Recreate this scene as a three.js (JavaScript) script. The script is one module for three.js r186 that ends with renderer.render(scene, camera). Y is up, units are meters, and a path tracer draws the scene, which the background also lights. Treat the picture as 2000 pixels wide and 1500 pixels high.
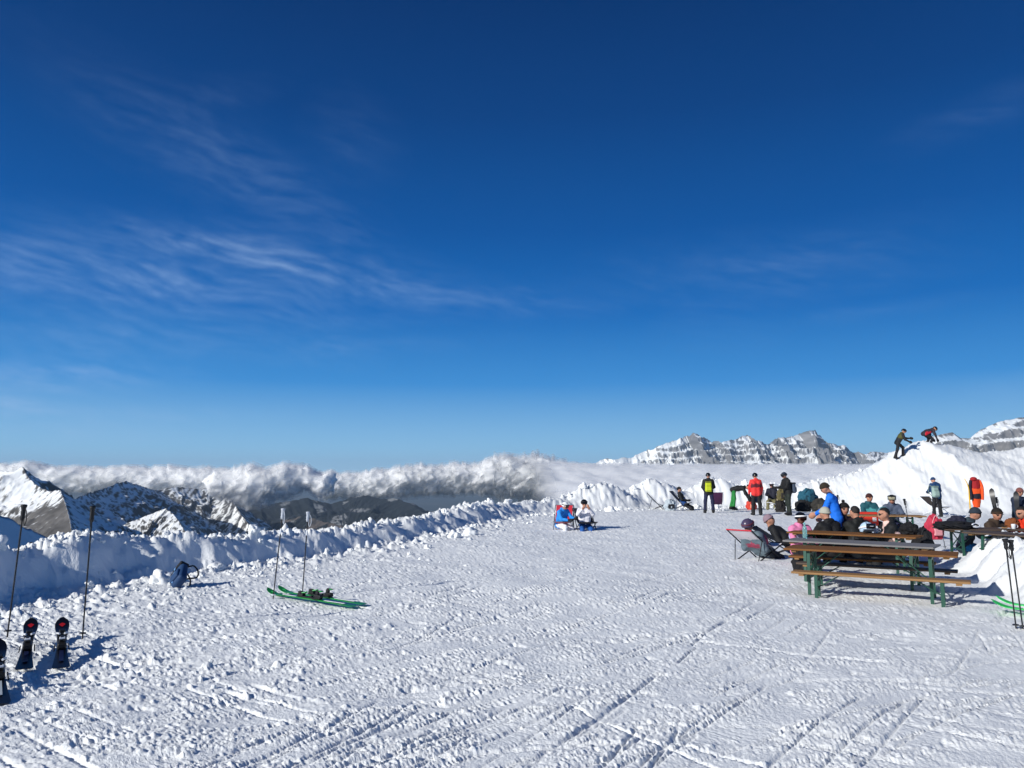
import * as THREE from 'three';
import { mergeGeometries, mergeVertices } from 'three/addons/utils/BufferGeometryUtils.js';
import { RoundedBoxGeometry } from 'three/addons/geometries/RoundedBoxGeometry.js';
import { createNoise2D, createNoise3D } from 'simplex-noise';

// ------------------------------------------------------------------ camera, sky, sun, exposure
const scene = new THREE.Scene();
const camera = new THREE.PerspectiveCamera(53.13, 4 / 3, 0.1, 120000);
camera.position.set(0, 1.65, 0);
camera.rotation.set(Math.atan(180 / 1500), 0, 0);
const renderer = new THREE.WebGLRenderer({ antialias: true });
renderer.toneMapping = THREE.LinearToneMapping;
renderer.toneMappingExposure = 1.0;
renderer.shadowMap.enabled = true;

const SUN = new THREE.Vector3(-Math.cos(0.44) * Math.cos(0.62), Math.sin(0.44), Math.cos(0.44) * Math.sin(0.62));
const sun = new THREE.DirectionalLight(new THREE.Color(1.0, 0.98, 0.93), 4.6);
sun.position.copy(SUN).multiplyScalar(120);
sun.castShadow = true;
sun.shadow.mapSize.set(4096, 4096);
Object.assign(sun.shadow.camera, { left: -60, right: 60, top: 60, bottom: -60, near: 1, far: 300 });
scene.add(sun, sun.target);

function rng(seed) { let s = seed >>> 0; return () => { s = (s + 0x6d2b79f5) | 0; let t = Math.imul(s ^ (s >>> 15), 1 | s); t = (t + Math.imul(t ^ (t >>> 7), 61 | t)) ^ t; return ((t ^ (t >>> 14)) >>> 0) / 4294967296; }; }
const n2 = createNoise2D(rng(11)), n3 = createNoise3D(rng(12));
const clamp = (x, a = 0, b = 1) => Math.min(b, Math.max(a, x));
const ss = (a, b, x) => { const t = clamp((x - a) / (b - a)); return t * t * (3 - 2 * t); };
const lerp = (a, b, t) => a + (b - a) * t;
function fbm(x, y, o = 4, g = 0.5) { let a = 1, s = 0, n = 0; for (let i = 0; i < o; i++) { s += a * n2(x, y); n += a; x = x * 2.03 + 17.1; y = y * 2.03 - 9.7; a *= g; } return s / n; }
function ridged(x, y, o = 5, g = 0.55) { let a = 1, s = 0, n = 0; for (let i = 0; i < o; i++) { const r = 1 - Math.abs(n2(x, y)); s += a * r * r; n += a; x = x * 2.1 + 5.3; y = y * 2.1 + 3.1; a *= g; } return s / n; }
const toLin = (c) => (c <= 0.04045 ? c / 12.92 : ((c + 0.055) / 1.055) ** 2.4);
const lin = (r, g, b) => [toLin(r / 255), toLin(g / 255), toLin(b / 255)];

function buildSky() {
  const W = 4096, H = 2048, data = new Float32Array(W * H * 4);
  const stops = [[0, lin(166, 211, 240)], [2, lin(140, 197, 236)], [6.8, lin(58, 143, 215)], [12, lin(14, 106, 186)], [18, lin(2, 84, 160)], [26, lin(1, 64, 130)], [34, lin(0, 50, 108)], [60, lin(4, 50, 102)], [90, lin(6, 46, 98)]];
  const grad = (e) => { let i = 0; while (i < stops.length - 2 && e > stops[i + 1][0]) i++; const t = clamp((e - stops[i][0]) / (stops[i + 1][0] - stops[i][0])); return stops[i][1].map((v, k) => lerp(v, stops[i + 1][1][k], t)); };
  // wisps: azimuth, elevation, length, breadth (degrees), tilt, strength
  const wisps = [[-22.5, 15.9, 4.6, 0.8, -6, 0.62], [-17, 15.2, 4.4, 1.3, -13, 0.62], [-9, 13.9, 6.5, 1.5, -8, 0.36], [0, 13, 7, 1.0, -3, 0.22], [-33, 12.8, 7, 1.9, -5, 0.46], [-26, 13.9, 7, 2.2, -6, 0.4], [-19, 12.4, 8, 1.6, -5, 0.3], [-31, 6.4, 6, 1.0, 4, 0.75], [-33.5, 4.4, 5, 0.9, -4, 0.75], [-29, 2.9, 5, 0.6, 0, 0.5], [-28, 9.2, 7, 1.3, 2, 0.36], [-24, 22.5, 8, 2.4, -20, 0.16], [-12, 24, 2.4, 3, 60, 0.1], [-17, 19.4, 7, 1.9, -24, 0.2], [-22, 25.8, 3.5, 0.9, 16, 0.09],
    [33, 22.6, 5, 1.0, 10, 0.11], [26, 11.1, 5, 0.5, 4, 0.16], [13, 15, 8, 1.8, 4, 0.1], [-24, 4.2, 7, 0.5, 2, 0.3], [-10, 9.5, 7, 0.6, 4, 0.14], [22, 15, 7, 1.6, 10, 0.1]].map(([a, e, l, b, t, s]) => [a, e, l, b, Math.cos(t * Math.PI / 180), Math.sin(t * Math.PI / 180), s]);
  const D = 180 / Math.PI, white = lin(168, 200, 240);
  for (let j = 0; j < H; j++) {
    const el = ((j + 0.5) / H - 0.5) * 180, g = grad(Math.max(0, el)), ce = Math.cos(el / D), se = Math.sin(el / D);
    for (let i = 0; i < W; i++) {
      const lon = ((i + 0.5) / W - 0.5) * Math.PI * 2, x = Math.cos(lon) * ce, z = Math.sin(lon) * ce, k = (j * W + i) * 4;
      let [r, gg, b] = g, c = 0;
      if (el > 0) {
        const az = Math.atan2(x, -z) * D;
        const px = x / (se + 0.09), pz = z / (se + 0.09);
        let m = Math.max(0, fbm(px * 0.32 + 3, pz * 0.32, 2) - 0.25) * 0.3;
        for (const [a, e, l, w, ct, st, s] of wisps) {
          let da = az - a; if (Math.abs(da) > 22) continue;
          const de = el - e, u = (da * ct + de * st) / l, v = (-da * st + de * ct) / w, q = u * u + v * v;
          if (q < 7) m += s * Math.exp(-q);
        }
        if (m > 0.01) {
          const wa = az + 1.2 * n2(az * 0.07, el * 0.1), we = el + 0.34 * n2(az * 0.09 + 9, el * 0.13);
          const a1 = wa * 0.985 + we * -0.17, e1 = we * 0.985 + wa * 0.17;
          const f = fbm(a1 * 0.13, e1 * 0.7, 4, 0.55) * 0.5 + 0.5, f2 = fbm(a1 * 0.3 + 40, e1 * 1.15, 5, 0.56) * 0.5 + 0.5;
          c = m * Math.pow(clamp(f * 0.75 + f2 * 0.55 - 0.12, 0, 1), 1.7) * 0.6;
        }
        const near = x * SUN.x + se * SUN.y + z * SUN.z, ang = Math.acos(clamp(near, -1, 1)) * D, glow = 0.5 * Math.exp(-ang / 7) + 0.13 * Math.exp(-ang / 17);
        r += glow; gg += glow; b += glow * 0.96;
        c = clamp(c, 0, 0.8);
        r = lerp(r, white[0], c); gg = lerp(gg, white[1], c); b = lerp(b, white[2], c);
      }
      data[k] = r; data[k + 1] = gg; data[k + 2] = b; data[k + 3] = 1;
    }
  }
  const t = new THREE.DataTexture(data, W, H, THREE.RGBAFormat, THREE.FloatType);
  t.mapping = THREE.EquirectangularReflectionMapping; t.magFilter = THREE.LinearFilter; t.needsUpdate = true;
  return t;
}
const sky = buildSky();
scene.background = sky; scene.environment = sky;

// ------------------------------------------------------------------ helpers
const taken = new Map();
function numbered(name) { const n = taken.get(name) || 0; taken.set(name, n + 1); return n ? name + '_' + String(n).padStart(3, '0') : name; }
function tag(o, label, category, group) { o.userData.label = label; o.userData.category = category; if (group) o.userData.group = group; return o; }
function mesh(name, geo, mat, parent) { const m = new THREE.Mesh(geo, mat); m.castShadow = m.receiveShadow = true; if (parent) { m.name = name; parent.add(m); } else { m.name = numbered(name); scene.add(m); } return m; }
function thing(name, label, category, [x, y, z] = [0, 0, 0], yaw = 0, group) { const o = new THREE.Group(); o.name = numbered(name); o.position.set(x, y, z); o.rotation.y = yaw; scene.add(o); return tag(o, label, category, group); }
function structure(name, geo, mat) { const m = mesh(name, geo, mat); m.userData.kind = 'structure'; return m; }
const std = (hex, rough = 0.8, o = {}) => new THREE.MeshStandardMaterial({ color: hex, roughness: rough, ...o });
const V = (x, y, z) => new THREE.Vector3(x, y, z);
const DEG = Math.PI / 180;
function bar(a, b, w, h, geoOnly) { // square bar between two points
  const d = b.clone().sub(a), L = d.length(), g = new THREE.BoxGeometry(w, L, h);
  const q = new THREE.Quaternion().setFromUnitVectors(V(0, 1, 0), d.normalize());
  g.applyQuaternion(q); g.translate((a.x + b.x) / 2, (a.y + b.y) / 2, (a.z + b.z) / 2); return g;
}
function rod(a, b, r, r2 = r, seg = 8) { const d = b.clone().sub(a), L = d.length(), g = new THREE.CylinderGeometry(r2, r, L, seg); g.applyQuaternion(new THREE.Quaternion().setFromUnitVectors(V(0, 1, 0), d.normalize())); g.translate((a.x + b.x) / 2, (a.y + b.y) / 2, (a.z + b.z) / 2); return g; }
const tube = (pts, r, seg = 24, rs = 7) => new THREE.TubeGeometry(new THREE.CatmullRomCurve3(pts), seg, r, rs, false);
const merge = (gs) => mergeGeometries(gs.map((g) => (g.index ? g.toNonIndexed() : g)).map((g) => { for (const k of Object.keys(g.attributes)) if (!['position', 'normal', 'uv'].includes(k)) g.deleteAttribute(k); return g; }));
const ico = (det) => { const g = new THREE.IcosahedronGeometry(1, det); g.deleteAttribute('uv'); g.deleteAttribute('normal'); return mergeVertices(g, 1e-5); };
const rbox = (w, h, d, r = 0.01, s = 2) => new RoundedBoxGeometry(w, h, d, s, Math.min(r, w / 2.01, h / 2.01, d / 2.01));

// ------------------------------------------------------------------ snow surface
// crest of the ploughed bank round the terrace: x, depth, height, run of the inner face, roughness
const CREST = [[-16, 1, 0.7, 0.7, 1], [-10.5, 5.5, 0.66, 0.95, 1], [-7.35, 9.2, 0.66, 0.85, 1], [-6.95, 11.4, 0.62, 0.8, 1], [-6.5, 12.9, 0.60, 0.8, 1], [-5.25, 14.9, 0.46, 0.75, 1], [-3.95, 18.0, 0.42, 0.8, 1.1], [-2.95, 21.5, 0.4, 0.8, 1.2], [-2.05, 25.6, 0.42, 0.9, 1.1], [-1.1, 30, 0.52, 1.2, 1], [0.3, 35.4, 0.42, 1.2, 0.9], [2.6, 38.6, 0.55, 1.8, 1], [4.4, 40, 1.28, 2.6, 1.5], [6.1, 41.5, 0.75, 2.6, 1.2], [7.6, 42.6, 1.36, 2.8, 1.2], [9.8, 43.3, 0.85, 2.6, 0.7], [11.3, 43.4, 1.42, 2.4, 0.6], [13.4, 43.3, 1.2, 2.4, 0.6], [15.6, 43, 1.18, 3, 0.8], [17.9, 42.6, 1.55, 5, 0.6], [19.5, 42.2, 2.1, 7, 0.5], [20.7, 42, 2.8, 8.5, 0.45], [22.3, 42, 3.72, 9.5, 0.4], [23.1, 42, 3.5, 9.5, 0.45], [24.4, 42, 3.2, 9.5, 0.5], [26, 42, 2.95, 9.5, 0.5], [27.9, 42, 3.3, 10, 0.5], [33, 40, 3.4, 10, 0.5], [42, 34, 3.2, 10, 0.5], [52, 24, 3, 10, 0.5], [56, 8, 3, 10, 0.5]];
{ let s = 0; CREST.forEach((c, i) => { if (i) s += Math.hypot(c[0] - CREST[i - 1][0], c[1] - CREST[i - 1][1]); c[5] = s; }); }
function crestAt(x, d) {
  let best = 1e9, r = null;
  for (let i = 0; i < CREST.length - 1; i++) {
    const a = CREST[i], b = CREST[i + 1], dx = b[0] - a[0], dd = b[1] - a[1], L2 = dx * dx + dd * dd;
    const t = clamp(((x - a[0]) * dx + (d - a[1]) * dd) / L2), ex = x - a[0] - dx * t, ed = d - a[1] - dd * t, q = ex * ex + ed * ed;
    if (q < best) { best = q; r = [a, b, t, dx * (d - a[1]) - dd * (x - a[0])]; }
  }
  const [a, b, t, side] = r, dist = Math.sqrt(best) * (side > 0 ? -1 : 1);
  return { s: dist, H: lerp(a[2], b[2], t), w: lerp(a[3], b[3], t), rough: lerp(a[4], b[4], t), along: lerp(a[5], b[5], t) };
}
// trampled surface: clods, boot prints and ski tracks pressed into two rasters (fine near the camera, coarser beyond)
class Raster {
  constructor(x0, x1, d0, d1, cell) { Object.assign(this, { x0, d0, cell, w: Math.ceil((x1 - x0) / cell) + 1, h: Math.ceil((d1 - d0) / cell) + 1 }); this.a = new Float32Array(this.w * this.h); this.m = new Float32Array(this.w * this.h); }
  stamp(x, d, R, f) {
    const i0 = Math.max(0, Math.floor((x - R - this.x0) / this.cell)), i1 = Math.min(this.w - 1, Math.ceil((x + R - this.x0) / this.cell)), j0 = Math.max(0, Math.floor((d - R - this.d0) / this.cell)), j1 = Math.min(this.h - 1, Math.ceil((d + R - this.d0) / this.cell));
    for (let j = j0; j <= j1; j++) for (let i = i0; i <= i1; i++) { const k = j * this.w + i; this.a[k] = f(this.x0 + i * this.cell - x, this.d0 + j * this.cell - d, this.a[k], k); }
  }
  at(x, d, a = this.a) {
    const u = (x - this.x0) / this.cell, v = (d - this.d0) / this.cell, i = Math.floor(u), j = Math.floor(v);
    if (i < 0 || j < 0 || i >= this.w - 1 || j >= this.h - 1) return 0;
    const fu = u - i, fv = v - j, k = j * this.w + i;
    return (a[k] * (1 - fu) + a[k + 1] * fu) * (1 - fv) + (a[k + this.w] * (1 - fu) + a[k + this.w + 1] * fu) * fv;
  }
  inside(x, d) { return x > this.x0 + 0.1 && d > this.d0 + 0.1 && x < this.x0 + this.w * this.cell - 0.1 && d < this.d0 + this.h * this.cell - 0.1; }
}
const near = new Raster(-8, 7.6, 3, 15, 0.011), mid = new Raster(-12, 30, 3, 46, 0.045);
// how churned the snow is: heavy by the left bank, light on the right
function churn(x, d) { const c = crestAt(x, d); const k = c.s < 0 ? 1 : Math.exp(-Math.max(0, c.s - 0.4) / (x < 2 ? 2.6 : 2.2)); return clamp(0.2 + 0.88 * k + 0.22 * fbm(x * 0.35, d * 0.35, 2) + 0.2 * ss(1.5, -2.5, x) * ss(13, 5, d), 0.06, 1); }
// scraped flat here, scuffed there
const patch = (x, d) => ss(-0.35, 0.35, fbm(0.55 * x + 0.75 * d, 1.7 * d - 1.1 * x, 3, 0.6));
function press(layer, min) {
  const R = rng(77);
  const track = (x, d, ang, len, bend, wdt, depth) => {
    let a = ang; const n = Math.ceil(len / (layer.cell * 1.2)), step = len / n;
    for (let i = 0; i < n; i++) {
      const fade = ss(0, 0.12, i / n) * ss(1, 0.88, i / n), w = wdt * (0.9 + 0.2 * n2(i * 0.03, ang * 9)), ca = Math.cos(a), sa = Math.sin(a);
      layer.stamp(x, d, w * 1.2, (ex, ed, h, kk) => { const across = Math.abs(-ex * sa + ed * ca) / w, alongs = Math.abs(ex * ca + ed * sa); if (alongs > step * 0.9 || across > 1.2) return h; const edge = ss(1.0, 0.7, across) * fade; layer.m[kk] = Math.max(layer.m[kk], edge); return edge > 0 ? Math.min(h, lerp(h, Math.min(h, -depth) * 0.8 - depth * 0.2, edge)) : Math.max(h, depth * 0.35 * fade * (1 - Math.abs(across - 1.1) / 0.12)); });
      x += ca * step; d += sa * step; a += bend * step;
    }
  };
  // boot prints and scuffs
  const spanX = layer === near ? [-8, 7.6] : [-12, 30], spanD = layer === near ? [3, 15] : [3, 44];
  const area = (spanX[1] - spanX[0]) * (spanD[1] - spanD[0]);
  for (let n = 0; n < area * 3.2; n++) {
    const x = lerp(...spanX, R()), d = lerp(...spanD, R()), a = -0.5 + (R() - 0.5) * 1.6, dep = 0.006 + 0.014 * R(), L = 0.07 + 0.1 * R(), w = 0.035 + 0.03 * R(), ca = Math.cos(a), sa = Math.sin(a), k = 0.4 + 0.6 * R();
    if (crestAt(x, d).s < 0.4) continue;
    layer.stamp(x, d, L * 1.5, (ex, ed, h) => { const u = (ex * ca + ed * sa) / L, v = (-ex * sa + ed * ca) / w, q = Math.sqrt(u * u + v * v) * (1 + 0.3 * n2(ex * 14 + x * 9, ed * 14)); return q < 1 ? lerp(h, -dep + 0.7 * dep * u, k * ss(1, 0.7, q)) : h; });
  }
  // clods thrown up by boots and the plough
  const count = area * (layer === near ? 420 : 34);
  for (let n = 0; n < count; n++) {
    const x = lerp(...spanX, R()), d = lerp(...spanD, R()), pick = R(), c = churn(x, d);
    const r = (layer === near ? 0.0095 : 0.045) * Math.pow(1 - R() * 0.988, -0.46) * (0.8 + 0.6 * c), hgt = r * (0.36 + 0.6 * R()) * (0.55 + 0.45 * c), a = R() * 6.3, el = 0.55 + 0.45 * R(), ph = R() * 50;
    if (pick > c * (0.35 + 0.9 * patch(x, d)) || r > 0.03 + 0.1 * c * c || r < min) continue;
    const ca = Math.cos(a), sa = Math.sin(a);
    layer.stamp(x, d, r * 1.5, (ex, ed, h) => { const u = (ex * ca + ed * sa) / r, v = (-ex * sa + ed * ca) / (r * el), q = Math.sqrt(u * u + v * v) * (1 + 0.32 * n2(u * 1.3 + ph, v * 1.3)); return q >= 1 ? h : Math.max(h, h * 0.5 + hgt * Math.pow(1 - q, 0.42)); });
  }
  // ski tracks, most of them running from the near left to the far right
  const T = rng(5);
  for (let n = 0; n < 620; n++) {
    const fan = T(), x = lerp(-6, 9, T()), d = lerp(3.4, 24, T() * T()), flip = T();
    const ang = flip < 0.58 ? 0.5 + 0.7 * fan : flip < 0.8 ? 2.3 + 0.5 * fan : -0.25 + 0.6 * fan, len = 0.6 + 3.4 * T() * T(), bend = (T() - 0.5) * 0.3, pair = T() < 0.5, w = 0.01 + 0.024 * T() * T(), dep = 0.006 + 0.011 * T();
    if (crestAt(x, d).s < 1.6 || (x > 0.8 && T() < 0.5)) continue;
    track(x, d, ang, len, bend, w, dep);
    if (pair) track(x - Math.sin(ang) * 0.24, d + Math.cos(ang) * 0.24, ang + 0.01, len * 0.95, bend, w, dep);
  }
}
press(mid, 0.05); press(near, 0.0);

function height(x, d, fine = true) {
  const c = crestAt(x, d), wob = 0.3 * n2(x * 0.7, d * 0.7) * Math.min(1, c.w) + 0.1 * n2(x * 2.3, d * 2.3 + 40) * Math.min(1, c.w);
  const s = c.s + wob * 0.55;
  let y = 0.05 * fbm(x * 0.11, d * 0.11, 2) + 0.022 * fbm(x * 0.5 + 7, d * 0.5, 2);
  const big = c.w > 4;
  const lumps = c.rough * (big ? 0.16 : 0.3) * (0.5 * fbm(x * 1.1, d * 1.1, 2) + 0.7 * Math.abs(n2(x * 1.9 + 3, d * 1.9)) - 0.3);
  const H = c.H * (0.97 + (big ? 0.03 : 0.13) * n2(c.along * 0.55, 3) + (big ? 0.0 : 0.05) * n2(c.along * 1.9, 8));
  let onBank = 0;
  if (s > 0) {
    const q = s / c.w;
    if (q < 1) { const k = 1 - q; y += H * (big ? Math.pow(k, 0.92) * 0.55 + ss(0, 1, k) * 0.45 : ss(0, 0.92, k)); onBank = k; }
    y += 0.1 * c.rough * Math.exp(-Math.pow((s - c.w) / 0.5, 2)) * Math.max(0, fbm(x * 2.2, d * 2.2 + 5, 3)) * (big ? 0.4 : 1.5);
  } else {
    const o = -s, flat = big ? 0.7 : 0.45;
    y += H - (o > flat ? (o - flat) * 0.8 : 0) - 0.05 * o + (o > 6 ? -(o - 6) * 0.25 : 0); onBank = 1;
  }
  // dug bank on the right, in front of the far table
  const bx = x - (6.35 + (d - 9.5) * 0.34) + 0.22 * n2(d * 1.1, x * 0.4), cut = ss(16.2, 13.6, d + 0.2 * n2(x * 2, d * 2)), bh = ss(-0.1, 0.75 + 0.2 * n2(d * 0.8, 4), bx) * cut * ss(3, 7.5, d);
  y += bh * (0.56 + 0.07 * n2(x * 0.9, d * 0.9) + 0.09 * ss(12, 9, d)) ;
  y += 0.03 * bh * (1 - bh) * 4 * n2(d * 6, x * 1.5);
  y += lumps * (big ? 0.8 : c.w < 1.1 ? 0.3 * ss(0.55, 0.95, onBank) : 0.5 * ss(0.1, 0.6, onBank));
  const face = Math.max(onBank, bh * 0.7);
  if (face > 0) {
    const k = Math.min(1, face * 1.6) * c.rough;
    const steep = big ? 1.7 : 1 - 0.9 * ss(0.05, 0.3, onBank) * ss(0.97, 0.8, onBank);
    y += k * steep * (0.06 * Math.abs(n2(x * 3.7, d * 3.7)) + 0.045 * Math.abs(n2(x * 7.3, d * 7.3 + 9)) + 0.012 * n2(x * 18, d * 18));
  }
  if (fine) {
    const lay = near.inside(x, d) ? near : mid, t = lay.at(x, d), worn = lay.at(x, d, lay.m);
    y += t * (big ? 0.6 : 1 - 0.92 * ss(0, 0.2, onBank) * ss(1.0, 0.85, onBank) - 0.8 * clamp(bh * (1 - bh) * 4));
    const rough = (c.w < 3 ? 1 - 0.85 * ss(0, 0.25, onBank) * ss(0.98, 0.85, onBank) : 1) * clamp(0.6 + 0.6 * face) * (0.3 + 0.95 * patch(x, d)) * (1 - 0.85 * worn);
    y += rough * (d > 13 ? 1 + 0.6 * ss(13, 24, d) : 1) * (0.013 * Math.abs(n2(x * 6.3 + 0.5 * d, d * 8.5)) + 0.019 * Math.abs(n2(x * 13, d * 15 + 7)) + 0.0125 * Math.abs(n2(x * 27 + d, d * 31)));
  }
  return y;
}
const groundY = (x, d) => height(x, d);

function noiseTexture(size, f, comp = 1) {
  const a = new Uint8Array(size * size * 4);
  for (let j = 0; j < size; j++) for (let i = 0; i < size; i++) { const v = f(i / size, j / size), k = (j * size + i) * 4; for (let c = 0; c < 3; c++) a[k + c] = clamp(Array.isArray(v) ? v[c] : v, 0, 1) * 255; a[k + 3] = 255; }
  const t = new THREE.DataTexture(a, size, size, THREE.RGBAFormat); t.wrapS = t.wrapT = THREE.RepeatWrapping; t.magFilter = THREE.LinearFilter; t.needsUpdate = true; return t;
}
// tiling fine grain
const periodic = (u, v, f, o) => { const t = Math.PI * 2, R = f / t; return n3(Math.cos(u * t) * R + o, Math.sin(u * t) * R + 3 * Math.cos(v * t) * R / 3, Math.sin(v * t) * R + o); };
const grain = noiseTexture(1024, (u, v) => 0.5 + 0.22 * periodic(u, v, 26, 1) + 0.18 * periodic(u, v, 60, 9) + 0.14 * periodic(u, v, 130, 4));
grain.repeat.set(1, 1);
const SNOW = [0.87, 0.885, 0.88];
const snow = new THREE.MeshPhysicalMaterial({ color: new THREE.Color().setRGB(...SNOW), roughness: 0.62, specularIntensity: 0.35, bumpMap: grain, bumpScale: 0.006 });

function sector(a0, a1, na, radii, fine, dy = 0) {
  const nr = radii.length, pos = new Float32Array((na + 1) * nr * 3), uv = new Float32Array((na + 1) * nr * 2), idx = new Uint32Array(na * (nr - 1) * 6);
  for (let j = 0; j < nr; j++) for (let i = 0; i <= na; i++) {
    const a = lerp(a0, a1, i / na), x = Math.sin(a) * radii[j], d = Math.cos(a) * radii[j], k = j * (na + 1) + i;
    pos[k * 3] = x; pos[k * 3 + 1] = height(x, d, fine) + dy; pos[k * 3 + 2] = -d; uv[k * 2] = x / 1.37; uv[k * 2 + 1] = d / 1.37;
  }
  let p = 0;
  for (let j = 0; j < nr - 1; j++) for (let i = 0; i < na; i++) { const a = j * (na + 1) + i, b = a + 1, c = a + na + 1, e = c + 1; idx[p++] = a; idx[p++] = b; idx[p++] = c; idx[p++] = b; idx[p++] = e; idx[p++] = c; }
  const g = new THREE.BufferGeometry(); g.setAttribute('position', new THREE.BufferAttribute(pos, 3)); g.setAttribute('uv', new THREE.BufferAttribute(uv, 2)); g.setIndex(new THREE.BufferAttribute(idx, 1)); g.computeVertexNormals(); return g;
}
const spaced = (a, b, n, k) => Array.from({ length: n }, (_, i) => Math.pow(Math.pow(a, -k) + (i / (n - 1)) * (Math.pow(b, -k) - Math.pow(a, -k)), -1 / k));
structure('snow_ground', sector(-0.7, 0.7, 980, spaced(3.2, 66, 510, 0.3), true), snow);
structure('snow_ground', sector(0.695, Math.PI * 2 - 0.695, 220, spaced(0.6, 66, 90, 0.2), false, -0.012), snow);
structure('snow_ground', sector(-0.73, 0.73, 120, spaced(0.55, 3.25, 50, 0.2), false, -0.012), snow);
structure('snow_ground', new THREE.CircleGeometry(0.6, 24).rotateX(-Math.PI / 2).translate(0, 0.0, 0), snow);

// ------------------------------------------------------------------ far terrain
const shadeOf = { snow: SNOW, rock: [0.2, 0.19, 0.18], warm: [0.1, 0.093, 0.086], forest: [0.008, 0.012, 0.014], meadow: [0.5, 0.48, 0.44] };
function mountain(name, line, o) {
  const O = { nu: 360, nf: 90, nb: 24, front: 1500, back: 900, drop: 900, rib: 120, jag: 10, ribFreq: 1 / 260, line: 0.62, rock: shadeOf.rock, rock2: shadeOf.rock, noise: 0.16, fine: 1 / 90, ...o };
  const pts = line.map(([x, d, h]) => V(x, h, -d)), seg = [0];
  for (let i = 1; i < pts.length; i++) seg.push(seg[i - 1] + pts[i].distanceTo(pts[i - 1]));
  const L = seg.at(-1), at = (s) => { let i = 0; while (i < pts.length - 2 && s > seg[i + 1]) i++; return pts[i].clone().lerp(pts[i + 1], clamp((s - seg[i]) / (seg[i + 1] - seg[i]))); };
  const rows = O.nf + O.nb + 1, pos = [], idx = [];
  for (let i = 0; i <= O.nu; i++) {
    const s = (i / O.nu) * L, p = at(s), q0 = at(Math.max(0, s - L * 0.06)), q1 = at(Math.min(L, s + L * 0.06));
    const tx = q1.x - q0.x, tz = q1.z - q0.z, tl = Math.hypot(tx, tz) || 1, fx = -tz / tl, fz = tx / tl; // to the right of the line: towards the viewer
    const top = p.y + O.jag * (fbm(s * O.fine * 0.5, 3.3, 4, 0.6));
    for (let j = 0; j < rows; j++) {
      const fr = j <= O.nf, v = fr ? (1 - j / O.nf) : (j - O.nf) / O.nb, e = fr ? Math.pow(v, 1.35) : Math.pow(v, 1.2);
      const dist = e * (fr ? O.front : -O.back), x = p.x + fx * dist, z = p.z + fz * dist;
      const rib = (ridged(x * O.ribFreq + 31, z * O.ribFreq * 0.8 + O.drop, 6, 0.56) - 0.52) * O.rib;
      const fall = O.drop * (0.62 * Math.pow(e, 0.82) + 0.38 * Math.pow(e, 1.5)) * (fr ? 1 : O.back / O.front * 1.15);
      let y = top - fall + rib * Math.min(1, e * 7);
      if (O.step) { const st = O.step, w = y / st + 0.5 * n2(x / 900, z / 900), fl = Math.floor(w), f = w - fl; y += (ss(0.25, 0.75, f) - f) * st * 0.75 * Math.min(1, e * 6); }
      pos.push(x, y, z);
    }
  }
  for (let i = 0; i < O.nu; i++) for (let j = 0; j < rows - 1; j++) { const a = i * rows + j, b = a + rows; idx.push(a, b, a + 1, b, b + 1, a + 1); }
  const g = new THREE.BufferGeometry(); g.setAttribute('position', new THREE.Float32BufferAttribute(pos, 3)); g.setIndex(idx); g.computeVertexNormals();
  const N = g.attributes.normal, col = new Float32Array(pos.length);
  let upward = 0; for (let k = 0; k < N.count; k++) upward += N.getY(k);
  if (upward < 0) { const a = g.index.array; for (let k = 0; k < a.length; k += 3) { const t = a[k]; a[k] = a[k + 1]; a[k + 1] = t; } g.computeVertexNormals(); }
  for (let k = 0; k < pos.length / 3; k++) {
    const x = pos[k * 3], y = pos[k * 3 + 1], z = pos[k * 3 + 2], ny = N.getY(k), f = fbm(x * O.fine, z * O.fine + y * O.fine * 1.7, 4, 0.65);
    let c;
    if (O.forest) {
      const w = ss(O.treeline - 60, O.treeline + 60, y + 90 * f), m = ss(0.28, 0.36, fbm(x / 420 + 7, z / 420, 4, 0.6)) * ss(0.8, 0.93, ny);
      const t = Math.max(w, m); c = shadeOf.forest.map((q, i) => lerp(q * (1 + 0.5 * f), shadeOf.snow[i] * (m > w ? O.meadow || 0.5 : 0.8), t));
      if (O.bare) { const b = ss(0.05, 0.3, fbm(x / 300 + 70, z / 300, 3)); c = c.map((q, i) => lerp(q, [0.16, 0.13, 0.11][i] * (0.8 + 0.5 * f), b * O.bare)); }
    } else {
      const cliff = O.cliff ? O.cliff(Math.floor(k / rows) / O.nu, (k % rows) / O.nf) : 0, t = ss(-0.05, 0.05, ny - O.line - cliff - O.noise * f), tone = 0.85 + 0.4 * fbm(x * O.fine * 0.6, y * O.fine * 2.2, 3);
      const mixr = ss(-0.2, 0.3, fbm(x / 400 + 3, y / 300, 2));
      c = shadeOf.snow.map((q, i) => lerp(lerp(O.rock[i], O.rock2[i], mixr) * tone, q, t));
    }
    col.set(c, k * 3);
  }
  g.setAttribute('color', new THREE.BufferAttribute(col, 3));
  return structure(name, g, terrain);
}
const terrain = new THREE.MeshStandardMaterial({ vertexColors: true, roughness: 0.95 });
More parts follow.
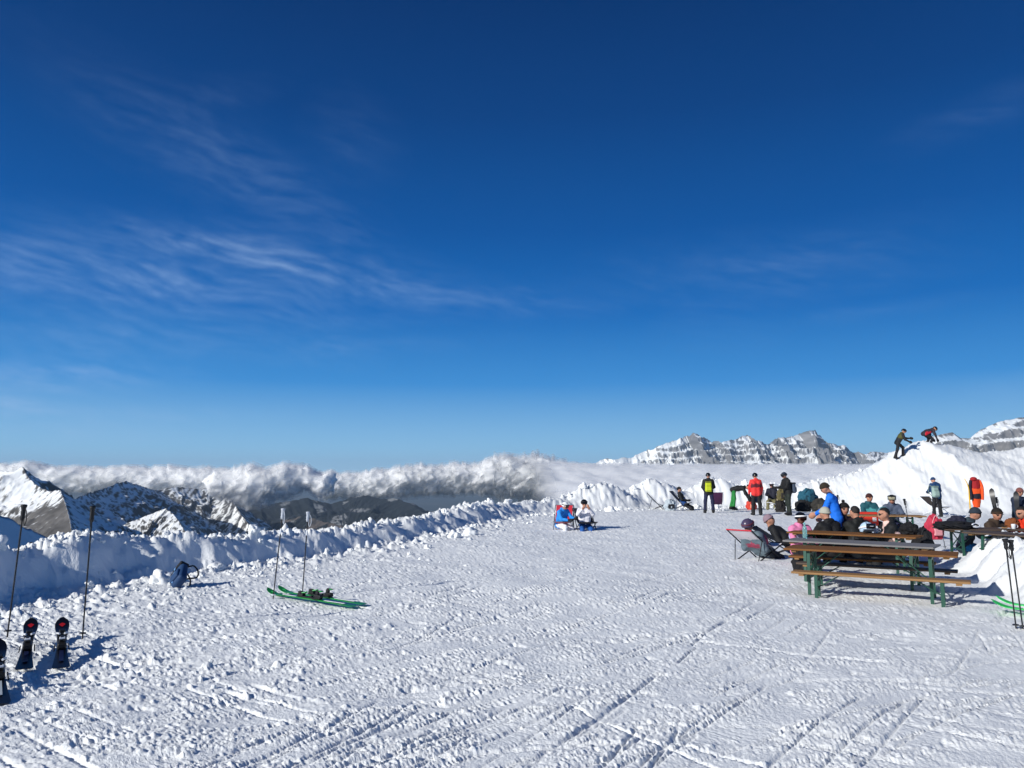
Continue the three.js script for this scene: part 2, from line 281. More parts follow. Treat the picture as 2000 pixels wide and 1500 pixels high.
mountain('mountain_ridge', [[1000, 11610, 139], [1248, 11760, 203], [1421, 11900, 252], [1550, 11680, 255], [1806, 11830, 282], [2069, 11980, 388], [2270, 11770, 475], [2621, 11930, 593], [2731, 12060, 631], [2799, 11835, 651], [2990, 11975, 603], [3142, 12110, 537], [3243, 11890, 520], [3527, 12040, 598], [3732, 12180, 646], [3780, 11955, 570], [4024, 12100, 497], [4151, 12230, 567], [4155, 12000, 612], [4407, 12145, 611], [4581, 12280, 667], [4663, 12060, 720], [4810, 12192, 711], [4965, 12325, 612], [4990, 12100, 497], [5295, 12250, 478], [5471, 12385, 377], [5577, 12170, 354], [5850, 12315, 391], [6169, 12465, 379], [6346, 12260, 276]],
  { nu: 640, nf: 150, cliff: (u, v) => -0.3 * ss(0.34, 0.1, u) - 0.1 * ss(0.7, 0.5, v), front: 1500, drop: 1150, rib: 290, jag: 40, ribFreq: 1 / 620, line: 0.57, noise: 0.4, fine: 1 / 150, step: 100, rock: [0.25, 0.245, 0.245], rock2: [0.2, 0.2, 0.205] });
mountain('mountain_ridge', [[4665, 9000, 298], [4947, 9060, 468], [5226, 9120, 514], [5348, 9180, 456], [5506, 9240, 453], [5673, 9300, 561], [5935, 9360, 659], [6197, 9420, 713], [6460, 9480, 737], [6879, 9540, 697], [7290, 9600, 509], [8200, 9700, 420]],
  { nu: 300, nf: 100, front: 1300, drop: 900, rib: 150, jag: 12, ribFreq: 1 / 520, line: 0.66, noise: 0.3, fine: 1 / 160, step: 130, rock: [0.2, 0.195, 0.195] });
mountain('mountain_peak', [[-2224, 2900, -17], [-1965, 2800, 10], [-1821, 2750, 21], [-1743, 2700, 19], [-1696, 2680, 33], [-1653, 2640, 1], [-1605, 2600, -23], [-1494, 2500, -47], [-1398, 2400, -40], [-1235, 2150, -75], [-1107, 1950, -106], [-984, 1750, -135], [-893, 1600, -164]],
  { nu: 340, nf: 130, nb: 90, front: 900, back: 900, drop: 520, rib: 64, jag: 6, ribFreq: 1 / 260, line: 0.7, noise: 0.3, fine: 1 / 34, step: 0, cliff: (u, v) => 0.34 * ss(0.5, 0.68, u + 0.06 * n2(v * 9, u * 9)) * ss(1.02, 0.96, v) * ss(0.1, 0.3, v) - 0.12 * ss(0.5, 0.3, u) * ss(1.0, 0.9, v), rock: shadeOf.warm, rock2: [0.15, 0.14, 0.13] });
mountain('mountain_peak', [[-2109, 3600, -163], [-2187, 3900, -105], [-2233, 4100, -84], [-2284, 4350, -63], [-2296, 4500, -39], [-2343, 4700, -29], [-2380, 4900, -49], [-2399, 5100, -75], [-2442, 5400, -111], [-2441, 5700, -203], [-2364, 6000, -389]],
  { nu: 320, nf: 110, front: 1300, drop: 860, rib: 90, jag: 8, ribFreq: 1 / 330, line: 0.74, noise: 0.4, fine: 1 / 55, rock: [0.07, 0.068, 0.068], rock2: [0.1, 0.095, 0.09] });
mountain('mountain_peak', [[-1699, 3300, -234], [-1672, 3350, -208], [-1600, 3380, -174], [-1544, 3400, -149], [-1511, 3400, -138], [-1472, 3380, -161], [-1427, 3340, -190], [-1366, 3280, -244], [-1308, 3200, -299]],
  { nu: 200, nf: 90, front: 500, drop: 330, rib: 40, jag: 4, ribFreq: 1 / 150, line: 0.64, noise: 0.34, fine: 1 / 25, rock: [0.09, 0.085, 0.08] });
mountain('mountain_peak', [[-2698, 5600, -126], [-2688, 5900, -102], [-2597, 6000, -77], [-2478, 6100, -98], [-2384, 6200, -79], [-2290, 6150, -119], [-2168, 6000, -175], [-2031, 5800, -263], [-1842, 5500, -356], [-1635, 5200, -438]],
  { nu: 300, nf: 110, front: 1500, drop: 1000, rib: 110, jag: 10, ribFreq: 1 / 380, line: 0.76, noise: 0.42, fine: 1 / 60, rock: [0.06, 0.058, 0.06], rock2: [0.1, 0.092, 0.085] });
mountain('wooded_hills', [[-3349, 8200, -320], [-3155, 8400, -300], [-2720, 8600, -307], [-2322, 8800, -246], [-2082, 8900, -318], [-1840, 9000, -234], [-1686, 9000, -216], [-1496, 8900, -260], [-1350, 8900, -243], [-1146, 8700, -311], [-951, 8500, -398], [-828, 8300, -512], [-702, 8000, -623]],
  { nu: 300, nf: 90, front: 2600, drop: 800, rib: 120, jag: 14, ribFreq: 1 / 800, forest: true, treeline: 60, fine: 1 / 70, meadow: 0.26 });
mountain('wooded_hills', [[-2390, 6400, -539], [-2218, 6500, -464], [-1995, 6600, -385], [-1780, 6600, -334], [-1580, 6500, -371], [-1345, 6400, -415], [-1155, 6300, -531]],
  { nu: 220, nf: 90, front: 1400, drop: 600, rib: 90, jag: 12, ribFreq: 1 / 420, forest: true, treeline: 80, fine: 1 / 40, meadow: 0.32, bare: 0.9 });
mountain('wooded_hills', [[-2109, 7300, -474], [-1849, 7400, -394], [-1579, 7500, -341], [-1332, 7500, -356], [-1021, 7400, -408], [-755, 7200, -514]],
  { nu: 220, nf: 90, front: 1700, drop: 650, rib: 100, jag: 12, ribFreq: 1 / 500, forest: true, treeline: 80, fine: 1 / 50, meadow: 0.32 });
// snow slope falling away beyond the left bank
mountain('snow_slope', [[-47.6, 60, 1.3], [-54.4, 75, -0.6], [-65.8, 100, -3.3], [-71.8, 115, -5.8], [-79.2, 135, -9.4], [-89.0, 160, -13.9], [-99.2, 190, -20.5]],
  { nu: 160, nf: 60, front: 80, back: 120, drop: 74, rib: 2.2, jag: 0.5, ribFreq: 1 / 30, line: -1, noise: 0, fine: 1 / 8 });
{ // valley floor out to the horizon
  const g = new THREE.PlaneGeometry(52000, 52000, 110, 110); g.rotateX(-Math.PI / 2); g.translate(0, 0, -9000);
  const p = g.attributes.position, c = new Float32Array(p.count * 3);
  for (let i = 0; i < p.count; i++) { const x = p.getX(i), z = p.getZ(i); p.setY(i, -1250 + 90 * fbm(x / 5200, z / 5200, 3) + 620 * ss(11000, 30000, -z)); const m = ss(0.1, 0.5, fbm(x / 3000 + 4, z / 3000, 3)); c.set([lerp(0.03, 0.06, m), lerp(0.04, 0.066, m), lerp(0.04, 0.06, m)], i * 3); }
  g.setAttribute('color', new THREE.BufferAttribute(c, 3)); g.computeVertexNormals(); structure('valley_floor', g, terrain);
}

{ // loose lumps of snow along the bank and over the churned ground
  const g = ico(4), p = g.attributes.position, v = V(0, 0, 0);
  for (let i = 0; i < p.count; i++) { v.fromBufferAttribute(p, i); const k = 0.82 + 0.3 * n3(v.x * 1.1, v.y * 1.1, v.z * 1.1) + 0.2 * Math.abs(n3(v.x * 2.3 + 5, v.y * 2.3, v.z * 2.3)) + 0.07 * n3(v.x * 6, v.y * 6 + 5, v.z * 6); p.setXYZ(i, v.x * k, v.y * k * 0.8, v.z * k); }
  g.computeVertexNormals();
  const R = rng(404), m = new THREE.Matrix4(), list = [];
  const drop = (x, d, r) => { const q = new THREE.Quaternion().setFromEuler(new THREE.Euler(R() * 6, R() * 6, R() * 6)), f = r * (0.7 + 0.6 * R()); list.push(m.clone().compose(V(x, groundY(x, d) + r * 0.12, -d), q, V(r, f, r * (0.8 + 0.4 * R())))); };
  for (let i = 0; i < 1000; i++) { // crest and foot of the bank
    const k = R() * 19, a = CREST[Math.floor(k) + 1], b = CREST[Math.floor(k) + 2], t = k % 1, dx = b[0] - a[0], dd = b[1] - a[1], L = Math.hypot(dx, dd), side = R() < 0.45 ? -0.3 + 0.5 * R() : lerp(a[3], b[3], t) + 1.7 * R() * R(), w = lerp(a[2], b[2], t) > 1.4 ? 0.6 : 1;
    drop(lerp(a[0], b[0], t) + dd / L * side, lerp(a[1], b[1], t) - dx / L * side, w * (i % 22 ? 0.012 + 0.05 * Math.pow(R(), 3) : 0.06 + 0.09 * R()) * (1 + lerp(a[1], b[1], t) / 60));
  }
  for (let i = 0; i < 6000; i++) { const x = lerp(-7, 7, R()), d = 3.3 + 13 * Math.pow(R(), 1.3); if (R() < ss(0.3, 0.9, churn(x, d)) && crestAt(x, d).s > 0.6) drop(x, d, 0.006 + (0.008 + 0.026 * churn(x, d)) * Math.pow(R(), 3)); }
  const im = new THREE.InstancedMesh(g, snow, list.length); list.forEach((q, i) => im.setMatrixAt(i, q)); g.setAttribute('uv', new THREE.Float32BufferAttribute(Array.from({ length: p.count * 2 }, (_, i) => p.array[Math.floor(i / 2) * 3 + (i % 2)] * 0.07), 2)); im.name = numbered('snow_lumps'); im.userData.kind = 'stuff'; im.castShadow = im.receiveShadow = true; scene.add(im);
}
// ------------------------------------------------------------------ sea of cloud
const cloudMat = new THREE.MeshStandardMaterial({ vertexColors: true, transparent: true, roughness: 1, color: new THREE.Color().setRGB(0.97, 0.97, 0.97) });
const veilMat = new THREE.MeshPhysicalMaterial({ vertexColors: true, transparent: true, roughness: 1, transmission: 0.65, thickness: 0, specularIntensity: 0, color: new THREE.Color().setRGB(0.97, 0.97, 0.97) });
// a rolling bank: half-round in section, swelling in rounded billows, with thin veils over the core
function cloudRoll(depth, top, base, seed) {
  const on = (list, x) => { let i = 0; while (i < list.length - 2 && x > list[i + 1][0]) i++; return lerp(list[i][1], list[i + 1][1], ss(0, 1, (x - list[i][0]) / (list[i + 1][0] - list[i][0]))); };
  const x0 = top[0][0], x1 = top.at(-1)[0];
  const layer = (nu, nv, off, alpha) => {
    const g = new THREE.PlaneGeometry(1, 1, nu, nv), p = g.attributes.position, c = new Float32Array(p.count * 4);
    for (let i = 0; i < p.count; i++) {
      const u = p.getX(i) + 0.5, v = p.getY(i) + 0.5, x = lerp(x0, x1, u), hi = on(top, x), lo = on(base, x), taper = Math.sqrt(ss(0, 0.05, u) * ss(1, 0.95, u)), half = Math.max(8, (hi - lo) / 2 * (0.25 + 0.75 * taper)), mid = (hi + lo) / 2, ph = lerp(-100, 150, v) * DEG;
      const cy = Math.sin(ph), cd = -Math.cos(ph) * 1.5, f = 1 / 120, qx = x * f + seed, qy = (mid + half * cy) * f * 1.25, qz = (depth + half * cd) * f;
      const big = n3(qx * 0.35, qy * 0.5, qz * 0.35 + 7), bil = 0.52 * Math.abs(n3(qx, qy, qz)) + 0.27 * Math.abs(n3(qx * 2.1 + 3, qy * 2.1, qz * 2.1)) + 0.13 * Math.abs(n3(qx * 4.6, qy * 4.6 + 5, qz * 4.6)) + 0.05 * n3(qx * 10, qy * 10, qz * 10);
      const swell = 0.74 + 0.16 * big + 0.42 * bil + off, wisp = n3(qx * 1.4 + 20, qy * 2.2, qz + off * 9);
      p.setXYZ(i, x + 0.25 * half * n3(qx + 9, qy, qz), mid + half * cy * swell, -(depth + half * cd * swell));
      c.set([1, 1, 1, alpha < 1 ? clamp(alpha * (1 + 1.1 * wisp), 0, 1) * taper : 1], i * 4);
    }
    g.setAttribute('color', new THREE.BufferAttribute(c, 4)); g.deleteAttribute('uv'); g.computeVertexNormals(); return g;
  };
  structure('cloud_bank', layer(300, 44, 0, 1), cloudMat);
  structure('cloud_veil', mergeGeometries([layer(170, 30, 0.07, 0.3), layer(170, 30, 0.14, 0.24), layer(170, 30, 0.22, 0.17), layer(170, 30, 0.32, 0.1)]), veilMat);
}
cloudRoll(7200, [[-5487, 72], [-5061, 120], [-4773, 96], [-4488, 120], [-4247, 86], [-3817, 77], [-3531, 86], [-3245, 86], [-2862, 58], [-2528, 72]], [[-5467, -139], [-4754, -139], [-3802, -163], [-3326, -163], [-2850, -187], [-2516, -210]], 21);
cloudRoll(5600, [[-2241, -16], [-2114, 38], [-1929, 56], [-1781, 64], [-1633, 82], [-1484, 71], [-1379, 20], [-1317, 45], [-1260, 1]], [[-2239, -61], [-2103, -160], [-1916, -205], [-1769, -200], [-1624, -150], [-1478, -105], [-1372, -160], [-1311, -120], [-1258, -51]], 22);
cloudRoll(10500, [[-2779, 1], [-2502, 42], [-2084, 35], [-1668, 84], [-1391, 118], [-974, 139], [-556, 160], [-277, 215], [-69, 265], [138, 236], [348, 258], [556, 195], [834, 167]], [[-2772, -200], [-2490, -300], [-2076, -290], [-1660, -290], [-1384, -270], [-969, -225], [-554, -230], [0, -300], [828, -420]], 23);
{ // level sheet of cloud lapping against the far ridge
  const layers = [[0, 1], [16, 0.3], [34, 0.2]], parts = [];
  for (const [up, alpha] of layers) {
    const nx = 150, nd = 60, g = new THREE.PlaneGeometry(1, 1, nx, nd), p = g.attributes.position, c = new Float32Array(p.count * 4);
    for (let i = 0; i < p.count; i++) {
      const u = p.getX(i) + 0.5, v = p.getY(i) + 0.5, d = lerp(5600, 11200, v), x = lerp(-0.02, 0.78, u) * d + 300, t = ss(0, 0.8, v);
      const y = lerp(-420, 128, Math.pow(t, 0.6)) + (12 + 40 * (1 - t)) * fbm(x / 1100, d / 1100, 4) + 18 * fbm(x / 300, d / 420, 3) + up * (0.6 + 0.8 * n2(x / 260, d / 260)) + 34 * ss(1500, 300, x) - ss(0.97, 1, v) * 60;
      p.setXYZ(i, x, y, -d); c.set([1, 1, 1, alpha * ss(0, 0.06, u)], i * 4);
    }
    g.setAttribute('color', new THREE.BufferAttribute(c, 4)); g.deleteAttribute('uv'); g.computeVertexNormals(); parts.push(g);
  }
  structure('cloud_sheet', mergeGeometries(parts), cloudMat);
}
scene.fog = new THREE.FogExp2(new THREE.Color(0.54, 0.75, 1.0), 0.00002);
// ------------------------------------------------------------------ furniture and gear
const P = (x, d, up = 0) => [x, groundY(x, d) + up, -d];
function woodTexture(seed, base, dark, size = 256) {
  const t = noiseTexture(size, (u, v) => { const g = 0.5 + 0.5 * n2(u * 3 + seed, v * 46), h = 0.5 + 0.5 * n2(u * 14 + seed, v * 120), b = 0.5 + 0.5 * n2(u * 5 + 20 + seed, v * 4), k = clamp(0.55 * g + 0.25 * h + 0.3 * b - 0.1); return base.map((q, i) => lerp(dark[i], q, k)); });
  t.colorSpace = THREE.SRGBColorSpace; return t;
}
const woodBrown = new THREE.MeshPhysicalMaterial({ specularIntensity: 0.25, map: woodTexture(1, [0.6, 0.42, 0.26], [0.36, 0.24, 0.13]), roughness: 0.85 });
const woodPale = new THREE.MeshPhysicalMaterial({ specularIntensity: 0.25, map: woodTexture(2, [0.7, 0.56, 0.4], [0.46, 0.34, 0.21]), roughness: 0.6 });
const woodGrey = new THREE.MeshStandardMaterial({ map: woodTexture(3, [0.55, 0.54, 0.53], [0.38, 0.37, 0.37]), roughness: 0.7 });
const woodDark = new THREE.MeshStandardMaterial({ map: woodTexture(4, [0.4, 0.33, 0.27], [0.24, 0.19, 0.15]), roughness: 0.7 });
const greenSteel = std(0x1c4b3c, 0.45, { metalness: 0.15 }), steel = std(0x8a9099, 0.35, { metalness: 0.7 }), black = std(0x0b0c0f, 0.55), dark = std(0x17191f, 0.7), white = std(0xe9ebee, 0.6);

// folding beer table / bench, length along x; its steel trestles stand sunk in the snow
function trestle(o, top, halfLen, halfWid, bench) {
  for (const sx of [-1, 1]) {
    const x = sx * (halfLen - 0.32);
    for (const sz of [-1, 1]) { const leg = mesh('leg', merge([bar(V(x, -0.16, sz * halfWid * 0.82), V(x, top, sz * halfWid * 0.7), 0.042, 0.034)]), greenSteel, o); mesh('foot_plate', rbox(0.07, 0.02, 0.07, 0.004).translate(x, -0.14, sz * halfWid * 0.82), greenSteel, leg); }
    mesh('crossbar', bar(V(x, top * 0.38, -halfWid * 0.78), V(x, top * 0.38, halfWid * 0.78), 0.026, 0.026), greenSteel, o); mesh('crossbar', bar(V(x, top - 0.05, -halfWid * 0.7), V(x, top - 0.05, halfWid * 0.7), 0.03, 0.03), greenSteel, o);
    if (!bench) { mesh('cross_brace', bar(V(x, top * 0.42, -halfWid * 0.75), V(x, top - 0.06, halfWid * 0.66), 0.012, 0.02), greenSteel, o); mesh('cross_brace', bar(V(x + 0.014, top * 0.42, halfWid * 0.75), V(x + 0.014, top - 0.06, -halfWid * 0.66), 0.012, 0.02), greenSteel, o); }
    mesh('diagonal_strut', rod(V(x, top * 0.4, 0), V(x - sx * (bench ? 0.28 : 0.42), top - 0.01, 0), 0.009), greenSteel, o);
    mesh('cleat', rbox(0.07, 0.028, halfWid * 1.75, 0.004).translate(sx * (halfLen - 0.13), top - 0.012, 0), woodPale, o);
  }
}
function beerTable(label, x, d, yaw, wood, halfLen = 1.08, halfWid = 0.34, top = 0.6) {
  const o = thing('beer_table', label, 'table', P(x, d), yaw, 'folding beer tables'); o.position.y = 0.0;
  const n = 3, w = (halfWid * 2 - 0.008) / n;
  for (let i = 0; i < n; i++) mesh('tabletop_board', rbox(halfLen * 2, 0.027, w - 0.003, 0.005).translate(0, top + 0.0155, -halfWid + 0.004 + w * (i + 0.5)), wood, o);
  trestle(o, top, halfLen, halfWid); return o;
}
function beerBench(label, x, d, yaw, wood, halfLen = 1.08, top = 0.3) {
  const o = thing('beer_bench', label, 'bench', P(x, d), yaw, 'folding beer benches'); o.position.y = 0.0;
  mesh('seat_board', rbox(halfLen * 2, 0.03, 0.245, 0.007).translate(0, top + 0.017, 0), wood, o); trestle(o, top, halfLen, 0.125, true); return o;
}
// deck chair facing +z
function deckChair(label, pos, yaw, cloth, frame = dark, rim, low = 0) {
  const o = thing('deck_chair', label, 'deck chair', pos, yaw, 'deck chairs on the snow');
  const w = 0.29, T = V(0, 0.92 - 0.26 * low, -0.52 - 0.16 * low), Fb = V(0, 0.02, 0.34), S = V(0, 0.37, 0.42), Rb = V(0, 0.02, -0.5), at = (p, x) => V(x, p.y, p.z);
  for (const s of [-1, 1]) {
    mesh('back_rail', rod(at(T, s * w), at(Fb, s * w), 0.013), frame, o);
    mesh('seat_rail', rod(at(S, s * (w - 0.035)), at(Rb, s * (w - 0.035)), 0.013), frame, o);
    mesh('prop', rod(V(s * (w + 0.02), 0.62 - 0.17 * low, -0.28 - 0.1 * low), V(s * (w - 0.02), 0.06, -0.46), 0.009), frame, o);
  }
  mesh('top_bar', rod(V(-w, T.y, T.z), V(w, T.y, T.z), 0.014), rim || frame, o);
  mesh('front_bar', rod(V(-w, S.y, S.z), V(w, S.y, S.z), 0.014), frame, o);
  mesh('floor_bar', rod(V(-w, Fb.y, Fb.z), V(w, Fb.y, Fb.z), 0.012), frame, o); mesh('floor_bar', rod(V(-w + 0.035, Rb.y, Rb.z), V(w - 0.035, Rb.y, Rb.z), 0.012), frame, o);
  const n = 18, g = new THREE.BoxGeometry(w * 1.78, 0.006, 1, 4, 1, n), p = g.attributes.position, B = V(0, 0.2, -0.02);
  for (let i = 0; i < p.count; i++) { const t = p.getZ(i) + 0.5, u = 1 - t, y = u * u * T.y + 2 * u * t * (B.y - 0.06) + t * t * S.y, z = u * u * T.z + 2 * u * t * B.z + t * t * S.z, x = p.getX(i); p.setXYZ(i, x, y + p.getY(i) + 0.16 * u * t * Math.pow(x / w, 2), z + p.getY(i) * 0.7); }
  g.computeVertexNormals(); mesh('sling', g, cloth, o); return o;
}
// ski lying along +z (tip forward), middle at the origin, sole at y = 0
function ski(parent, name, len, top, edge, tipMat, binding, offX = 0, yaw = 0, tilt = 0) {
  const s = new THREE.Group(); s.name = name; s.position.set(offX, 0, 0); s.rotation.set(tilt, yaw, 0, 'YXZ'); parent.add(s);
  const nz = 40, g = new THREE.BoxGeometry(1, 1, 1, 4, 1, nz), p = g.attributes.position, side = (t) => { const w = 0.038 + 0.034 * Math.pow(Math.abs(t * 2 - 0.98), 1.8); return w * Math.sqrt(clamp(1 - Math.pow(Math.max(0, (t - 0.9) / 0.1), 2.4), 0.02)) * ss(-0.01, 0.004, t); };
  for (let i = 0; i < p.count; i++) { const t = p.getZ(i) + 0.5, camber = 0.006 * Math.sin(Math.PI * t), tip = 0.075 * Math.pow(Math.max(0, (t - 0.86) / 0.14), 2), thick = 0.005 + 0.011 * Math.sin(Math.PI * clamp(t * 1.02)); p.setXYZ(i, p.getX(i) * 2 * side(t), (p.getY(i) + 0.5) * thick + camber + tip, (t - 0.5) * len); }
  g.computeVertexNormals(); const body = mesh('ski_body', g, top, s);
  if (tipMat) { const q = new THREE.PlaneGeometry(1, 1, 4, 10).rotateX(-Math.PI / 2), r = q.attributes.position; for (let i = 0; i < r.count; i++) { const t = 0.9 + (0.5 - r.getZ(i)) * 0.05, tip = 0.075 * Math.pow(Math.max(0, (t - 0.86) / 0.14), 2), thick = 0.006 + 0.016 * Math.sin(Math.PI * clamp(t * 1.02)); r.setXYZ(i, r.getX(i) * 1.5 * side(0.9) * clamp((t - 0.895) / 0.06 , 0.0, 1) * ss(0.952, 0.93, t), thick + tip + 0.006 * Math.sin(Math.PI * t) + 0.003, (t - 0.5) * len); } q.computeVertexNormals(); mesh('tip_emblem', q, tipMat, s); }
  if (edge) { mesh('stripe', rbox(0.034, 0.004, len * 0.22, 0.001).translate(0, 0.02, -len * 0.29), edge, s); mesh('stripe', rbox(0.034, 0.004, len * 0.16, 0.001).translate(0, 0.02, len * 0.22), edge, s); }
  const toe = mesh('toe_piece', merge([rbox(0.075, 0.04, 0.11, 0.012).translate(0, 0.05, 0.15), rbox(0.05, 0.03, 0.07, 0.01).translate(0, 0.082, 0.17), rbox(0.09, 0.02, 0.025, 0.006).translate(0, 0.075, 0.1)]), binding[0], s);
  for (const q of [-1, 1]) mesh('toe_wing', rod(V(q * 0.045, 0.085, 0.1), V(q * 0.02, 0.09, 0.05), 0.009), binding[1], toe);
  mesh('binding_plate', rbox(0.07, 0.014, 0.46, 0.004).translate(0, 0.032, -0.02), binding[0], s);
  const heel = mesh('heel_piece', merge([rbox(0.072, 0.05, 0.13, 0.014).translate(0, 0.055, -0.2), rbox(0.05, 0.05, 0.05, 0.012).translate(0, 0.1, -0.18), rbox(0.03, 0.02, 0.09, 0.006).translate(0, 0.125, -0.21)]), binding[0], s);
  mesh('heel_lever', rbox(0.046, 0.012, 0.05, 0.004).translate(0, 0.128, -0.25), binding[1], heel);
  for (const q of [-1, 1]) mesh('brake_arm', rod(V(q * 0.055, 0.03, -0.1), V(q * 0.06, 0.012, -0.24), 0.005), binding[2] || dark, s);
  mesh('brake_pedal', rbox(0.07, 0.012, 0.06, 0.004).translate(0, 0.05, -0.06), binding[2] || dark, s);
  return s;
}
// pole planted upright at the origin, leaning by (lx, lz) over its length
function skiPole(label, pos, len, lx, lz, shaft, grip, strapYaw = 0, ring) {
  const o = thing('ski_pole', label, 'ski pole', pos), up = V(lx, Math.sqrt(Math.max(0.1, len * len - lx * lx - lz * lz)), lz), at = (t) => up.clone().multiplyScalar(t);
  mesh('shaft', rod(at(-0.04), at(0.9), 0.0075, 0.0085, 8), shaft, o);
  const lathe = new THREE.LatheGeometry([[0.0, 0], [0.011, 0], [0.0125, 0.02], [0.015, 0.03], [0.0125, 0.05], [0.015, 0.075], [0.013, 0.1], [0.016, 0.125], [0.02, 0.14], [0.018, 0.155], [0.0, 0.16]].map(([a, b]) => new THREE.Vector2(a, b)), 12);
  const turn = new THREE.Quaternion().setFromUnitVectors(V(0, 1, 0), up.clone().normalize());
  lathe.scale(1.55, len * 0.125 / 0.16, 1.55).applyQuaternion(turn).translate(...at(0.885).toArray()); mesh('grip', lathe, grip, o);
  const c = Math.cos(strapYaw), s = Math.sin(strapYaw), k = (a, b) => V(a * c, b, a * s).add(at(0.99));
  mesh('strap', tube([k(0.01, 0), k(0.045, -0.05), k(0.05, -0.14), k(0.025, -0.19), k(0.012, -0.12), k(0.008, -0.02)], 0.005, 24, 5), grip, o);
  mesh('basket', new THREE.CylinderGeometry(0.03, 0.034, 0.008, 14).applyQuaternion(turn).translate(...at(0.045).toArray()), ring || grip, o);
  if (ring) mesh('decal', rod(at(0.72), at(0.78), 0.0098), ring, o);
  return o;
}
function helmetGeo(r = 1) { // shell with ear covers, opening towards +z
  const g = new THREE.SphereGeometry(0.128 * r, 28, 20, 0, Math.PI * 2, 0, Math.PI * 0.62), p = g.attributes.position, v = V(0, 0, 0);
  for (let i = 0; i < p.count; i++) { v.fromBufferAttribute(p, i); const low = ss(0.01, -0.05, v.y), frontal = ss(0.02, 0.09, v.z); p.setXYZ(i, v.x * 0.94, v.y + low * frontal * 0.075, v.z * 1.1 - 0.008 - low * 0.01); }
  g.computeVertexNormals(); return g;
}
function helmetParts(o, shell, goggle, lens) {
  const h = mesh('helmet', helmetGeo(), shell, o);
  for (const x of [-0.05, 0, 0.05]) mesh('helmet_vent', rbox(0.014, 0.008, 0.06, 0.003).rotateX(-0.25).translate(x, 0.121 - Math.abs(x) * 0.28, 0.02), dark, h);
  if (goggle) {
    const strap = new THREE.TorusGeometry(0.132, 0.012, 6, 40).rotateX(Math.PI / 2).scale(0.96, 1.5, 1.1); mesh('goggle_strap', strap.rotateX(-0.22).translate(0, 0.028, -0.008), goggle, h);
    const l = new THREE.SphereGeometry(0.15, 20, 10, Math.PI * 0.28, Math.PI * 0.44, Math.PI * 0.4, Math.PI * 0.2).translate(0, 0.062, -0.005); mesh('goggle_lens', l, lens || dark, h);
  }
  return h;
}
function backpackThing(label, pos, yaw, m, m2, pitch = 0, s = 1) {
  const o = thing('backpack', label, 'backpack', pos, yaw); o.rotation.set(pitch, yaw, 0, 'YXZ'); o.scale.setScalar(s);
  const g = rbox(0.3, 0.46, 0.17, 0.07, 5), p = g.attributes.position; for (let i = 0; i < p.count; i++) { const y = p.getY(i); p.setX(i, p.getX(i) * (1 - 0.18 * ss(0, 0.24, y)) + 0.008 * n2(y * 12, p.getZ(i) * 9)); p.setZ(i, p.getZ(i) * (1 - 0.2 * ss(0, 0.24, y))); } g.computeVertexNormals();
  mesh('pack_body', g, m, o); mesh('front_pocket', rbox(0.22, 0.2, 0.06, 0.028, 4).translate(0, -0.08, -0.09), m, o); mesh('lid', rbox(0.26, 0.07, 0.17, 0.03, 4).translate(0, 0.2, -0.01), m2, o);
  for (const sx of [-1, 1]) mesh('shoulder_strap', tube([V(sx * 0.08, 0.2, 0.07), V(sx * 0.1, 0.27, 0.16), V(sx * 0.115, 0.16, 0.25), V(sx * 0.12, -0.02, 0.24), V(sx * 0.12, -0.17, 0.08)], 0.014, 20, 5), m2, o);
  mesh('zip', rbox(0.2, 0.01, 0.012, 0.003).translate(0, 0.03, -0.122), m2, o); return o;
}
function softBag(name, label, cat, pos, size, m, m2, seed, yaw = 0) { // slumped bag or heap of clothing
  const o = thing(name, label, cat, pos, yaw), g = ico(12), p = g.attributes.position, v = V(0, 0, 0);
  for (let i = 0; i < p.count; i++) { v.fromBufferAttribute(p, i); const k = 0.88 + 0.16 * n3(v.x * 1.3 + seed, v.y * 1.3, v.z * 1.3) + 0.09 * n3(v.x * 3 + seed, v.y * 3, v.z * 3) + 0.04 * Math.abs(n3(v.x * 7 + seed, v.y * 7, v.z * 7)); let y = v.y * k; if (y < -0.55) y = -0.55 + (y + 0.55) * 0.1; p.setXYZ(i, v.x * k * size[0], (y + 0.57) * size[1], v.z * k * size[2]); }
  g.computeVertexNormals(); mesh(name === 'rucksack' ? 'bag_body' : 'cloth_fold', g, m, o);
  if (m2) { mesh('strap', tube([V(-size[0] * 0.5, size[1] * 0.9, size[2] * 0.5), V(0, size[1] * 1.5, size[2] * 0.5), V(size[0] * 0.5, size[1] * 0.9, size[2] * 0.45)], 0.012, 16, 5), m2, o); mesh('pocket', rbox(size[0] * 0.9, size[1] * 0.6, 0.06, 0.025, 3).translate(0, size[1] * 0.55, size[2] * 0.86), m2, o); }
  return o;
}

// tables and benches in front: length along x after a turn of about 31 degrees, right end towards the camera
const TY = -0.545;
beerTable('long empty brown beer table with a pale bench pulled up to it', 4.98, 10.92, TY, woodBrown);
beerBench('pale wooden bench pulled up to the long empty brown table', 4.88, 10.5, TY - 0.0, woodPale);
beerTable('weathered grey beer table between the two brown ones', 5.42, 12.2, TY - 0.1, woodGrey);
beerBench('brown bench pushed under the grey table', 5.6, 12.62, TY, woodBrown);
beerBench('dark brown bench between the empty brown table and the grey table', 5.36, 11.62, TY, woodDark);
beerTable('brown beer table with a row of people sitting behind it', 6.14, 14.05, TY - 0.12, woodBrown);
beerBench('brown bench under the row of people in dark jackets', 6.7, 14.75, TY - 0.12, woodBrown);
beerTable('wooden beer table below the climbing mound with a red crate beside it', 9.7, 20.6, -0.2, woodPale);
beerBench('bench for the child in a striped teal jacket and the person in a goggled helmet', 9.95, 21.4, -0.2, woodBrown);
